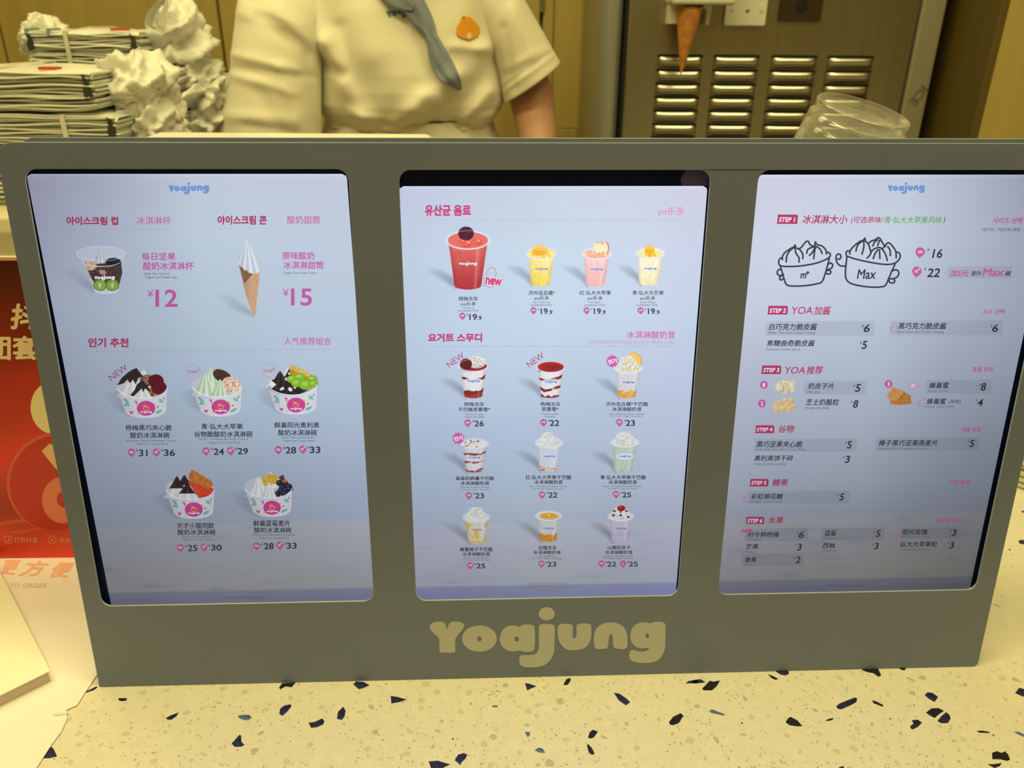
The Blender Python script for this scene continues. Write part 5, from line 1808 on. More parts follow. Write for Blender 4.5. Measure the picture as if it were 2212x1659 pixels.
# ================================================================== flat print helper for real surfaces
class Print:
    """coloured flat print on any plane: fn(px, py) -> point; lift along n"""

    def __init__(self, fn, n):
        self.fn, self.n = fn, n
        self.v, self.f, self.c = [], [], []

    def add(self, pts, faces, col, lift):
        b = len(self.v)
        for x, y in pts:
            p = self.fn(x, y) + self.n * lift
            self.v.append(tuple(p))
        self.f += [tuple(i + b for i in f) for f in faces]
        cc = np.asarray(col, float)
        if cc.ndim == 1:
            cc = np.tile(cc, (len(pts), 1))
        self.c += nplin(cc).tolist()

    def poly(self, pts, col, lift=1):
        tris = tessellate_polygon([[Vector((x, y, 0)) for x, y in pts]])
        self.add(pts, [tuple(t) for t in tris], col, lift * 1e-4)

    def text(self, s, x0, y0, x1, y1, col, bold=.02, shear=0.0, rot=0.0, lift=2):
        p, f = text_pts(s, x0, y0, x1, y1, bold, shear, rot)
        nc = 1 if all(ch in '0123456789.' for ch in s) else n_copies(bold)
        n_, m_ = len(p) // nc, len(f) // nc
        for k in range(nc):                       # each pass of ink a hair above the last
            self.add(p[k * n_:(k + 1) * n_], [tuple(i - k * n_ for i in q) for q in f[k * m_:(k + 1) * m_]], col, lift * 1e-4 + k * 6e-6)

    def stroke(self, pts, w, col, lift=2, closed=False):
        P = np.array(catmull(pts, 5, closed), float)
        if closed:
            P = np.concatenate([P, P[:2]])
        T = np.gradient(P, axis=0)
        T /= np.maximum(np.linalg.norm(T, axis=1, keepdims=True), 1e-9)
        q = np.concatenate([P + np.stack([-T[:, 1], T[:, 0]], 1) * w / 2, P - np.stack([-T[:, 1], T[:, 0]], 1) * w / 2])
        k = len(P)
        self.add(q.tolist(), [(i, i + 1, i + 1 + k, i + k) for i in range(k - 1)], col, lift * 1e-4)

    def mesh(self, name):
        me = bpy.data.meshes.new(name)
        me.from_pydata(self.v, [], self.f)
        a = me.color_attributes.new('Col', 'FLOAT_COLOR', 'POINT')
        c = np.array(self.c)
        a.data.foreach_set('color', np.column_stack([c, np.ones(len(c))]).astype(np.float32).ravel())
        return me


# ================================================================== RED SIGN standing behind the stand, on the left
sy = at_z(75, 1208, CT).y
SN = Vector((0.03, -1, 0)).normalized()
SP = Vector((at_z(75, 1208, CT).x, sy, CT))
sgn = lambda x, y: at_plane(x, y, SP, SN)
bl, tl = sgn(-190, 1203), sgn(-190, 560)
br, tr_ = sgn(250, 1214), sgn(250, 560)
zt = tl.z
sign = thing('table_sign', 'red upright card sign in a clear holder behind the left edge of the menu stand', 'sign')
nrm = SN


def slab(name, a, b, z0, z1, n, t, parent, m, **k):
    """upright slab between ground points a and b"""
    vs = []
    for p in (a, b):
        for q in (0, t):
            for z in (z0, z1):
                vs.append((p.x - n.x * q, p.y - n.y * q, z))
    fs = [(0, 1, 5, 4), (2, 6, 7, 3), (0, 2, 3, 1), (4, 5, 7, 6), (1, 3, 7, 5), (0, 4, 6, 2)]
    me = bpy.data.meshes.new(name)
    me.from_pydata(vs, [], fs)
    bm = bmesh.new()
    bm.from_mesh(me)
    bmesh.ops.recalc_face_normals(bm, faces=bm.faces)
    bmesh.ops.bevel(bm, geom=list(bm.edges), offset=.0004, segments=1, affect='EDGES')
    bm.to_mesh(me)
    bm.free()
    return obj(name, me, parent, m, **k)


zt2 = tl.z
slab('card', bl, br, CT + 0.0005, zt2 - 0.001, nrm, 0.0015, sign, mat('red_card', (0.45, 0.05, 0.02), .4))
slab('holder', bl - nrm * 0.0017, br - nrm * 0.0017, CT + 0.0002, zt2 + 0.0012, nrm, 0.0035, sign,
     mat('pale_acrylic', (0.72, 0.68, 0.5), .15), label='pale acrylic back plate')
obj('foot', box_mesh('foot', min(bl.x, br.x) + 0.01, max(bl.x, br.x) - 0.01, sy + 0.008, sy + 0.05, CT, CT + 0.003), sign,
    mat('acrylic_foot', (0.72, 0.68, 0.5), .15))
P_ = Print(sgn, nrm)
rows_ = 40
ys_ = np.linspace(563, 1205, rows_)
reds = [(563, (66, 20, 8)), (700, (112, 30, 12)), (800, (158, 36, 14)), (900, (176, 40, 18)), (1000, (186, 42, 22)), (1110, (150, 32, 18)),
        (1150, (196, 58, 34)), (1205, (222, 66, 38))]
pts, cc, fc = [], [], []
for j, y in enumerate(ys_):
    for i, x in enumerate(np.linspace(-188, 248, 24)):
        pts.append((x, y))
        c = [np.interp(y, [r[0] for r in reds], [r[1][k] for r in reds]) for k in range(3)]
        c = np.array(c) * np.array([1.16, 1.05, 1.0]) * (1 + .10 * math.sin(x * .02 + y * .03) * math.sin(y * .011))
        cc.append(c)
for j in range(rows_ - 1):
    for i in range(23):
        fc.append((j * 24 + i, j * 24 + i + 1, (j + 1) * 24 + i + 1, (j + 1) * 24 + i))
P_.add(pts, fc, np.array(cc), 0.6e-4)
CRM = (252, 226, 190)
P_.text('抖音', 23, 655, 140, 712, CRM, .035, .12)
P_.text('团套餐', -27, 725, 140, 778, CRM, .035)
P_.poly(ellipse_pts(118, 880, 52, 58), (250, 232, 190), 1.4)
P_.poly(ellipse_pts(120, 1040, 104, 108, 60, .6), (226, 92, 70), 1.6)
P_.poly(ellipse_pts(122, 1043, 100, 104, 60, .6), (204, 34, 20), 1.8)
P_.poly([(90, 974), (107, 958), (150, 975), (150, 1040), (116, 1007)], (248, 196, 150), 2.0)
P_.poly(ellipse_pts(135, 1080, 44, 50, 40), (240, 132, 108), 2.0)
P_.poly(ellipse_pts(142, 1078, 19, 19, 30), (206, 40, 24), 2.2)
P_.stroke([(-30, 1138), (20, 1128), (60, 1124), (90, 1122)], 8, (214, 84, 54), 1.2)
P_.stroke([(20, 1150), (60, 1146), (110, 1134)], 5, (222, 92, 62), 1.2)
P_.stroke(rrect(10.5, 25.5, 1158, 1173, 3, 3), 1.4, (244, 168, 140), 2, True)
P_.text('♪', 14, 1161, 22, 1170, (244, 168, 140), 0)
P_.text('打开抖音', 31, 1160, 82, 1173, (244, 168, 140), .01)
P_.stroke(ellipse_pts(113, 1166, 8.5, 8.5, 12), 1.4, (244, 168, 140), 2, True)
P_.text('=', 109, 1163, 117, 1169, (244, 168, 140), .01)
P_.text('点击', 127, 1161, 152, 1173, (244, 168, 140), .01)
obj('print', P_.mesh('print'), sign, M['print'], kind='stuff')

# ================================================================== PAPERS at the lower left
sheet_px = [(-420, 1180), (175, 1182), (200, 1330), (228, 1428), (206, 1462), (184, 1495), (166, 1523), (152, 1529), (143, 1533),
            (145, 1552), (132, 1580), (110, 1610), (78, 1659), (20, 1740), (-80, 1800), (-500, 1780)]
w = [at_z(x, y, CT + 0.0012) for x, y in sheet_px]
sh = prism('sheet', [[(p.x, p.y) for p in w]], CT + 0.0006, CT + 0.0012, lambda x, y, d: (x, y, d))
sheet = obj('paper_sheet', sh, m=M['paper'], label='large white paper sheet with torn edge and orange lettering, lying left of the menu stand',
            category='paper')
fz = lambda x, y: at_z(x, y, CT + 0.0012)
P2 = Print(fz, Vector((0, 0, 1)))
OR_ = (252, 196, 170)
P2.text('更', -4, 1210, 46, 1242, OR_, .03, .5)
P2.text('方', 40, 1211, 106, 1245, OR_, .03, .5)
P2.text('便', 108, 1214, 162, 1248, OR_, .03, .5)
P2.text('TO ORDER', 22, 1260, 101, 1270, (214, 220, 200), .02, .35)
obj('print', P2.mesh('print'), sheet, M['print'], kind='stuff')
# the little curled tear
c0 = at_z(132, 1546, CT)
pts = []
for i in range(9):
    a = math.pi * i / 8
    row = []
    for j in range(7):
        s_ = (j - 3) / 3
        row.append(Vector((c0.x + s_ * .0042, c0.y + .0018 * math.cos(a) * (1 - .4 * abs(s_)) + s_ * .0006,
                           CT + .0012 + .0022 * math.sin(a) * (1 - .5 * s_ * s_))))
    pts.append(row)
obj('curled_tear', grid_mesh('curled_tear', pts), sheet, M['paper'])

# menu card lying on the sheet, a little raised
hz = 0.011
ca, cb, cc_ = at_z(0, 1236, CT + hz), at_z(108, 1449, CT + hz), at_z(0, 1502, CT + hz)
dirA = (cb - ca).normalized()
dirB = (cc_ - cb).normalized()
p1 = ca - dirA * 0.06
p2 = cb
p3 = cb + dirB * 0.16
p4 = p3 + (p1 - p2)
quad = [(p.x, p.y) for p in (p1, p2, p3, p4)]
cen = (sum(q[0] for q in quad) / 4, sum(q[1] for q in quad) / 4)
card = thing('menu_card', 'thick cream folded menu card lying on the white paper sheet', 'menu card', (cen[0], cen[1], CT + 0.0013))
loc = [(x - cen[0], y - cen[1]) for x, y in quad]
if True:
    obj('cover', prism('cover', [loc], hz - 0.0018, hz - 0.0013, lambda x, y, d: (x, y, d)), card, M['card'])
    ins = [(x * .985, y * .985) for x, y in loc]
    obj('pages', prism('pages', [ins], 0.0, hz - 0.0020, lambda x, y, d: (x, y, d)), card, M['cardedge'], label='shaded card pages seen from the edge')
off = Vector((cen[0], cen[1], CT + 0.0013))
fcd = lambda x, y: at_z(x, y, CT + hz) - off
P3 = Print(fcd, Vector((0, 0, 1)))
ang = .44
for s, x0, y0, x1, y1, c in (('4', -2, 1360, 8, 1368, (60, 52, 44)), ('3', -9, 1349, 2, 1357, (60, 52, 44)), ('¥5', 6, 1386, 21, 1395, (70, 62, 52)),
                             ('사탕 토핑', 5, 1414, 37, 1424, (232, 150, 140)), ('곡물 토핑', -12, 1376, 20, 1388, (232, 150, 140)),
                             ('생과일 토핑', 6, 1442, 50, 1455, (232, 150, 140)), ('¥3', 37, 1449, 50, 1457, (70, 62, 52)),
                             ('¥3', 41, 1458, 53, 1465, (70, 62, 52)), ('苹果粒', -6, 1471, 26, 1483, (70, 62, 52))):
    P3.text(s, x0, y0, x1, y1, c, .02, .1, ang, lift=-3)
obj('print', P3.mesh('print'), card, M['print'], kind='stuff')

# ================================================================== things directly behind the stand
# white device: only its bright top edge shows over the stand
zt_ = at_y(600, 287.0, 0.90).z
a_, b_ = at_y(332, 288, 0.90), at_y(938, 288, 0.90)
dev = thing('white_box', 'white rounded box behind the left half of the menu stand, only its top showing', 'box',
            ((a_.x + b_.x) / 2, 0.84, CT))
hw_ = (b_.x - a_.x) / 2
obj('body', prism('body', [rrect(-hw_, hw_, 0.0, zt_ - CT, (.004, .004, .010, .010))], -0.06, 0.06, bev=.002), dev, M['glossywhite'])
obj('seam', prism('seam', [rrect(hw_ * .56, hw_ * .78, zt_ - CT - .006, zt_ - CT - .0045, .0005)], -0.0604, -0.0598), dev, M['cream'],
    label='fine greenish seam near the right end')

# stack of upturned clear cups
cup_n = 24
top_c = (at_y(1866, 236, 0.575))
lean = 0.20
axis = Vector((math.sin(lean), -0.20, math.cos(lean))).normalized()
RB, RT, HC = 0.0315, 0.0450, 0.115
cup_prof = [(0.0002, -0.0032), (0.012, -0.0032), (0.0185, -0.0030), (0.0205, -0.0022), (0.024, -0.0018), (0.0285, -0.0015), (0.0300, -0.0002), (0.0312, 0.0), (0.0318, -0.0012), (0.0314, -0.0040),
            (0.0306, -0.0068), (0.0318, -0.0082), (0.0334, -0.0095), (0.0342, -0.016), (0.0380, -0.055), (0.0436, -0.105),
            (0.0444, -0.112), (0.0462, -0.1135), (0.0464, -0.1150), (0.0452, -0.1155)]
cup_me = lathe('cup', cup_prof, 56)
pitch_c = 0.0078
q = axis.to_track_quat('Z', 'Y')
n_cups = int(((top_c.z - CT) - HC * math.cos(lean) - .012) / (pitch_c * math.cos(lean))) + 1
NAMES = ['topmost upturned clear plastic cup of the leaning stack behind the menu stand',
         'second upturned clear cup from the top of the leaning stack',
         'third upturned clear cup from the top of the leaning stack']
for k in range(n_cups):
    lab = NAMES[k] if k < 3 else 'upturned clear cup lower down in the leaning stack behind the menu stand'
    o = obj('plastic_cup', cup_me if k == 0 else cup_me, label=lab, category='cup', group='upturned clear cups behind the menu stand')
    if k == 0:
        cup_me.materials.append(M['clear'])
    o.rotation_mode = 'QUATERNION'
    o.rotation_quaternion = q
    o.location = top_c - axis * (pitch_c * k)

# bundle of folded sheets at the right edge, behind the stand
g0 = at_z(2206, 1062, CT)
wad = thing('paper_bundle', 'stack of folded yellowish sheets on the counter beyond the right end of the menu stand', 'paper',
            (g0.x + .07, g0.y + .04, CT), .72)
for k in range(9):
    d = random.uniform(-.003, .003)
    me = box_mesh('sheet', -.075 + d, .075 + d, -.05 - d, .05, .0005 + k * .0062, .0058 + k * .0062, bev=.0022, seg=2)
    obj('folded_sheet', me, wad, M['cream'] if k % 3 else M['bagedge'])

# ================================================================== STAFF SIDE: ledge and bundles of bags
LZ = CT + 0.20
ledge = thing('service_ledge', 'raised cream ledge behind the counter carrying the bag bundles', 'cabinet', (0, 0, 0))
obj('body', box_mesh('body', -1.45, -0.48, 0.96, 1.42, 0.0, LZ - 0.02, bev=.003), ledge, M['cream'])
obj('top', box_mesh('top', -1.47, -0.47, 0.945, 1.43, LZ - 0.0195, LZ, bev=.003), ledge, M['cream'])


def tuft(cx, cz, rx, rz, ry, seed, n=44):
    """crumpled bag handles: a ridged, creased lump"""
    pts = []
    rr = random.Random(seed)
    k = [(rr.uniform(2, 5), rr.uniform(3, 8), rr.uniform(0, 6), rr.uniform(.05, .13)) for _ in range(5)]
    for i in range(n + 1):
        th = math.pi * i / n
        row = []
        for j in range(n * 2):
            ph = math.pi * j / n
            d = 1.0
            for a, b, c, e in k:
                d += e * (1 - 2 * abs(math.sin(a * th + b * ph * .5 + c + 1.3 * math.sin(ph + c)))) * math.sin(th) ** .5
            dv_ = Vector((math.sin(th) * math.cos(ph), math.sin(th) * math.sin(ph), math.cos(th)))
            d *= .96 + .24 * (mnoise.noise(dv_ * 2.6 + Vector((seed, 0, 0)))) + .08 * (.5 - abs(mnoise.noise(Vector((dv_.x * 4, dv_.y * 4, dv_.z * 9)) + Vector((0, seed, 0)))) * 2)
            row.append(Vector((cx + rx * d * math.sin(th) * math.cos(ph), ry * d * math.sin(th) * math.sin(ph), cz + rz * d * math.cos(th))))
        pts.append(row)
    return grid_mesh('crumpled_handles', pts, closed_v=True)


def bundle(x0, x1, zt, zb, Y, dep, label, tl_, tr_, seed, rz=0.0, top_print=False):
    cx = (x0 + x1) / 2
    L, H = x1 - x0, zt - zb
    b = thing('bag_bundle', label, 'bags', (cx, Y + dep / 2, zb), rz, 'bundles of folded white bags on the ledge')
    rr = random.Random(seed)
    # the pile of folded bags: many thin wavy layers
    n = 19
    nx = 26
    vs, fs = [], []
    for k in range(n):
        z0, z1 = H * k / n, H * (k + .94) / n
        dx0, dx1, dy = rr.uniform(-.006, .004), rr.uniform(-.004, .006), rr.uniform(-.004, .003)
        ph = rr.uniform(0, 6)
        base = len(vs)
        for i in range(nx + 1):
            t = i / nx
            x = -L / 2 + dx0 + (L + dx1 - dx0) * t
            sag = -.14 * H * (1 - (2 * t - 1) ** 2) * (k / n) * .5 * (1 if k > n / 2 else -.4) + .0012 * math.sin(t * 9 + ph)
            ends = (2 * t - 1) ** 4 * (H * .10) * (-(k / n - .5) * 2)
            for (yy, zz) in ((-dep / 2 + dy, z0), (-dep / 2 + dy - .0016, (z0 + z1) / 2), (-dep / 2 + dy, z1), (dep / 2, z1), (dep / 2, z0)):
                vs.append((x, yy, max(0.0003, zz + sag + ends)))
        for i in range(nx):
            for j in range(5):
                a, c = base + i * 5 + j, base + i * 5 + (j + 1) % 5
                fs.append((a, c, c + 5, a + 5))
        fs.append(tuple(base + j for j in range(5)))
        fs.append(tuple(base + nx * 5 + j for j in reversed(range(5))))
    me = bpy.data.meshes.new('folded_bags')
    me.from_pydata(vs, [], fs)
    obj('folded_bags', me, b, M['bagedge'], kind='stuff')
    # uppermost bag: paler sheet
    pts = []
    for i in range(27):
        t = i / 26
        x = -L / 2 - .004 + (L + .008) * t
        sag = -.07 * H * (1 - (2 * t - 1) ** 2) + .0016 * math.sin(t * 11 + seed) - (2 * t - 1) ** 4 * H * .10
        pts.append([Vector((x, -dep / 2 - .003, H * .90 + sag)), Vector((x, -dep / 2 + .003, H + sag)), Vector((x, 0, H + sag + .002 * math.sin(t * 17))),
                    Vector((x, dep / 2, H + sag))])
    obj('top_bag', grid_mesh('top_bag', pts), b, M['bag'])
    # clear band round the middle
    for bx in (-.02 if top_print else .05,):
        band = prism('tape_band', [[(-dep / 2 - .006, -.0002), (dep / 2 + .004, -.0002), (dep / 2 + .004, H + .001), (0, H + .0025), (-dep / 2 - .006, H - .002)],
                                   [(-dep / 2 - .0045, .001), (-dep / 2 - .0045, H - .0032), (0, H + .001), (dep / 2 + .0025, H - .0005), (dep / 2 + .0025, .001)]],
                     bx - .0028, bx + .0028, lambda u_, v_, d: (d, u_, v_))
        obj('tape_band', band, b, M['twine'])
    for (tt, sgn_) in ((tl_, -1), (tr_, 1)):
        if tt:
            obj('crumpled_handles', tuft(sgn_ * (L / 2 + tt[0] * .55), H * .5 + tt[2], tt[0], tt[1], dep * .36, seed + sgn_ * 7), b, M['bag'])
            zz_ = rr.uniform(.25, .45)
            dp_ = [[(sgn_ * (L / 2 - .004) + (.0035 if q_ % 2 else -.0035) + .0016 * math.sin(q_ * 2.1), H * (zz_ + (.9 - zz_) * q_ / 6)) for q_ in (0, 2, 4, 6, 5, 3, 1)]]
            obj('dark_print', prism('dark_print', dp_, -dep / 2 - .0048, -dep / 2 - .0015), b, M['bagdark'])
    if top_print:
        obj('red_mark', box_mesh('red_mark', .035, .058, -dep / 2 + .012, -dep / 2 + .022, H - .002, H + .0015), b, M['bagred'])
        for q_ in (-.075, -.045):
            obj('blue_line', box_mesh('blue_line', q_, q_ + .003, -dep / 2 - .004, -dep / 2 + .03, H * .86, H + .0012), b, M['bagblue'])
    return b


def zat(y, Y):
    return at_y(200, y, Y).z


YR, YF = 1.20, 1.01
xr_ = lambda x, Y=YR: at_y(x, 180, Y).x
bundle(xr_(82), xr_(312), zat(64, YR), zat(139, YR), YR, .15, 'topmost bag bundle of the rear stack, with raised crumpled handles and red mark',
       (.030, .036, .004), (.050, .056, .006), 3, top_print=True)
bundle(xr_(96), xr_(352), zat(140, YR), zat(176, YR), YR, .15, 'second bag bundle from the top of the rear stack', None, (.038, .026, -.006), 4)
bundle(xr_(96), xr_(362), zat(177, YR), zat(238, YR), YR, .15, 'third bag bundle of the rear stack, dark print beside its handles', (.03, .02, 0), (.046, .030, .002), 5)
bundle(xr_(96), xr_(372), zat(239, YR), zat(300, YR), YR, .15, 'fourth bag bundle of the rear stack, just above the menu stand edge', (.03, .02, 0), (.042, .028, 0), 6)
bundle(xr_(90), xr_(370), zat(301, YR), LZ, YR, .15, 'lowest bag bundle of the rear stack, hidden behind the menu stand', (.02, .02, 0), (.02, .022, 0), 8)
bundle(xr_(-170, YF), xr_(196, YF), zat(150, YF), zat(243, YF), YF, .15, 'top bag bundle of the front left stack, with a crumpled handle at its right end',
       None, (.046, .046, -.004), 11, top_print=True)
bundle(xr_(-170, YF), xr_(232, YF), zat(244, YF), zat(318, YF), YF, .15, 'second bag bundle of the front left stack, with a crumpled knot at its right end',
       None, (.036, .034, -.002), 12)
bundle(xr_(-170, YF), xr_(240, YF), zat(319, YF), zat(385, YF), YF, .15, 'third bag bundle of the front left stack, mostly hidden by the menu stand', None, (.02, .02, 0), 13)
bundle(xr_(-170, YF), xr_(240, YF), zat(386, YF), LZ, YF, .15, 'lowest bag bundle of the front left stack, resting on the ledge', None, (.02, .02, 0), 14)
# the upright loop of one bag handle above the rear stack
hx, hzz = at_y(340, 60, YR), at_y(352, 5, YR)
lp = []
path = [at_y(x, y, YR + .03) for x, y in ((322, 58), (330, 30), (345, 10), (362, 3), (360, 20), (352, 38), (352, 60))]
for i, p_ in enumerate(path):
    wdt = (.016, .013, .009, .004, .007, .011, .016)[i]
    lp.append([p_ + Vector((0, -wdt, .004)), p_ + Vector((.003, -wdt * .3, 0)), p_ + Vector((0, wdt * .5, -.002)), p_ + Vector((-.003, wdt, .003))])
rear_top = [o for o in bpy.data.objects if o.name.startswith('bag_bundle')][0]
o = obj('handle_loop', grid_mesh('handle_loop', lp), rear_top, M['bag'])
o.matrix_parent_inverse = Matrix.Translation(-rear_top.location)

# ================================================================== SOFT SERVE MACHINE
YM = 1.56
mx = lambda x, y=130: at_y(x, y, YM).x
mz = lambda y: at_y(1650, y, YM).z
machine = thing('ice_cream_machine', 'steel soft serve machine with rows of louvres, at the right behind the counter', 'machine', (0, 0, 0))
mx0, mx1 = mx(1352), mx(1966)
obj('body', box_mesh('body', mx0, mx1, YM + .001, YM + .38, 0.02, 1.95, bev=.004), machine, M['steel'])
obj('left_gap', box_mesh('left_gap', mx0 - .004, mx0 - .0005, YM + .006, YM + .37, 0.02, 1.9), machine, M['slot'])
cx0, cx1 = mx(1290), mx0 - .0045
# rounded steel column at the left, side strip at the right
pts = []
for z in (0.02, 1.9):
    row = []
    for k in range(17):
        a = math.pi * k / 16
        row.append(Vector(((cx0 + cx1) / 2 - (cx1 - cx0) / 2 * math.cos(a), YM + .05 - .045 * math.sin(a) ** .6, z)))
    row += [Vector((cx1, YM + .36, z)), Vector((cx0, YM + .36, z))]
    pts.append(row)
obj('steel_column', grid_mesh('steel_column', pts, closed_v=True), machine, mat('column_steel', (0.42, 0.43, 0.42), .35, .55))
sx0, sx1 = mx(1969), min(mx(2018), xr - .014)
strip = obj('side_strip', box_mesh('side_strip', sx0, sx1, YM - .004, YM + .6, 0.02, 1.95, bev=.003), machine, mat('strip_steel', (0.36, 0.33, 0.26), .5, .3))
sp = lambda x, y: at_y(x, y, YM - .0046)
P4 = Print(sp, Vector((0, -1, 0)))
P4.text('ICE', 1960, 198, 2008, 216, (104, 104, 84), .02, 0, .92 + math.pi)
obj('print', P4.mesh('print'), machine, M['print'], kind='stuff')
colx = [(1420, 1519), (1543, 1640), (1668, 1766), (1790, 1888)]
rowy = [121, 152, 182, 211, 240, 269, 297, 325, 353]
lw_ = mx(1519, 121) - mx(1420, 121)
lvs = []
vsl, nl = [], 22
for i in range(nl + 1):
    t = i / nl
    e = max(0.0, 1 - abs(2 * t - 1) ** 6) ** .5
    row = []
    for j in range(9):
        s_ = j / 8
        row.append(Vector(((t - .5) * lw_ * .98, -.0005 - .0068 * e * math.sin(math.pi * (.18 + .82 * s_)) ** .8, -.0015 - .0175 * s_)))
    vsl.append(row)
louvre_me = grid_mesh('louvre', vsl)
louvre_me.materials.append(mat('louvre_steel', (0.60, 0.58, 0.52), .27, 1.0))
slot_me = prism('slot', [rrect(-lw_ / 2, lw_ / 2, -.0022, .0030, .0024, 4)], -.0012, .0006)
slot_me.materials.append(M['slot'])
for (xa, xb) in colx:
    xc = (mx(xa, 121) + mx(xb, 121)) / 2
    for y in rowy:
        lv = obj('louvre', louvre_me, machine)
        lv.location = (xc, YM, mz(y + 2))
        sl = obj('slot', slot_me, lv)
# white nozzle housing, wall plate, dark socket
xa, xb = mx(1430), mx(1553)
z0, z1 = mz(50), mz(10)
obj('nozzle_shelf', box_mesh('nozzle_shelf', mx(1427), mx(1556), YM - .075, YM + .002, mz(12), 1.34, bev=.006, seg=3), machine, M['plastic'], label='white plastic housing over the cone')
obj('nozzle_bracket', prism('nozzle_bracket', [[(mx(1430), mz(52)), (mx(1432), 1.3), (mx(1527), 1.3), (mx(1516), mz(54)), (mx(1508), mz(54)), (mx(1508), mz(20)), (mx(1455), mz(20)), (mx(1455), mz(52))]],
                            YM - .03, YM - .0005), machine, M['plastic'], label='white bracket behind the cone')
plate = obj('cover_plate', prism('cover_plate', [rrect(mx(1553), mx(1640), mz(56), 1.33, .004)], YM - .010, YM + .0005, bev=.0015), machine, M['plastic'], label='white cover plate with a screw')
xs_c = mx(1599)
sc_ = lathe('screw', [(0.0001, -.001), (.0022, -.001), (.0034, .0012), (.0045, .0016)], 16)
o = obj('screw', sc_, plate, M['steeldark'])
o.location = (xs_c, YM - .0112, mz(23))
o.rotation_euler = (-math.pi / 2, 0, 0)
for dx in (1567, 1628):
    obj('clip', box_mesh('clip', mx(dx) - .003, mx(dx) + .003, YM - .0118, YM - .0101, mz(25), mz(10), bev=.0008), plate, M['plastic'])
sck = obj('socket', prism('socket', [rrect(mx(1669), mx(1757), mz(46), 1.33, .004)], YM - .006, YM + .0005, bev=.001), machine, M['brownsocket'], label='dark brown socket plate')
sm_ = prism('socket_hole', [ellipse_pts(0, 0, .010, .010, 24)], -.0075, -.0062)
o = obj('socket_hole', sm_, sck, M['slot'])
o.location = (mx(1713), YM, mz(12))

# waffle cone hanging under the housing
ct = at_y(1491, 8, YM - .045)
tip = at_y(1471, 160, YM - .045)
cl = (ct - tip).length
cr_ = (at_y(1519, 8, YM - .045) - at_y(1462, 8, YM - .045)).length / 2
pts = []
for i in range(25):
    t = i / 24
    r_ = .0012 + (cr_ - .0012) * t
    row = []
    for j in range(40):
        a = 2 * math.pi * j / 40
        g = .0008 * (abs(math.sin(a * 5 + t * 14)) + abs(math.sin(a * 5 - t * 14))) * min(1, t * 3)
        cut = 0.006 * math.cos(a) if i == 24 else 0
        row.append(Vector(((r_ + g) * math.cos(a), (r_ + g) * math.sin(a), cl * t + cut)))
    pts.append(row)
cone_me = grid_mesh('waffle_cone', pts, closed_v=True)
cone = obj('waffle_cone', cone_me, m=M['waffle'], label='brown waffle cone hanging point down under the white housing of the machine', category='cone')
cone.rotation_mode = 'QUATERNION'
cone.rotation_quaternion = (ct - tip).normalized().to_track_quat('Z', 'Y')
cone.location = tip
wr = prism('overlap_seam', [[(-.0006, 0.01), (.0006, 0.01), (.004, cl * .96), (.0015, cl * .96)]], -.0, .0012,
           lambda u_, v_, d: (u_ + .001, -(.0016 + cr_ * v_ / cl) - d, v_))
obj('overlap_seam', wr, cone, M['waffle'])

# wooden cabinet with a long bar handle, between the person and the machine
YCb = 1.98
kx = lambda x, y=150: at_y(x, y, YCb).x
kz = lambda y: at_y(1230, y, YCb).z
cabt = thing('tall_cabinet', 'yellow wood cabinet with a long vertical metal handle, left of the ice cream machine', 'cabinet', (0, 0, 0))
obj('carcass', box_mesh('carcass', kx(1130), kx(1292), YCb + .022, YB - .03, 0.0, 2.2), cabt, M['wood'])
d1 = obj('door', box_mesh('door', kx(1132), kx(1164), YCb, YCb + .021, 0.02, 2.18, bev=.002), cabt, M['wood'])
d2 = obj('door', box_mesh('door', kx(1170), kx(1290), YCb + .006, YCb + .021, 0.02, 2.18, bev=.002), cabt, M['wood'])
obj('stile', box_mesh('stile', kx(1171), kx(1193), YCb - .004, YCb + .005, 0.02, 2.17, bev=.002), d2, M['wood'])
obj('stile', box_mesh('stile', kx(1252), kx(1289), YCb - .004, YCb + .005, 0.02, 2.17, bev=.002), d2, M['wood'])
obj('rail', box_mesh('rail', kx(1193.5), kx(1251.5), YCb - .002, YCb + .005, 0.02, kz(279), bev=.002), d2, M['wood'])
obj('panel', box_mesh('panel', kx(1194), kx(1251.5), YCb + .002, YCb + .005, kz(277), 2.17), d2, mat('panel_wood', (0.56, 0.43, 0.135), .5, noise=.05, nscale=3, stretch=(8, 8, .6)))
hb = lathe('handle', [(0.0001, 0), (.0085, .003), (.011, .010), (.011, .30), (.0085, .307), (.0001, .31)], 20)
o = obj('handle', hb, d2, mat('handle_steel', (0.45, 0.44, 0.40), .45, .7))
o.location = (kx(1264), YCb - .030, kz(284))
o.scale = (1, 1, (kz(38) - kz(284)) / .31)
for yy in (52, 270):
    obj('handle_post', box_mesh('handle_post', kx(1264) - .004, kx(1264) + .004, YCb - .024, YCb - .004, kz(yy) - .004, kz(yy) + .004), d2, M['steeldark'])
obj('hinge', box_mesh('hinge', kx(1165) - .001, kx(1173), YCb - .008, YCb + .005, kz(28), kz(-40), bev=.001), d2, M['steel'], label='small metal hinge')

# ================================================================== PERSON
YP = 1.37
pp = lambda x, y, Y=YP: at_y(x, y, Y)
person = thing('person', 'person in a cream short sleeved t-shirt with a blue grey neckerchief, standing behind the counter', 'person',
               (pp(885, 150).x, YP, 0))
PX = person.location.x
inv = Matrix.Translation(-person.location)


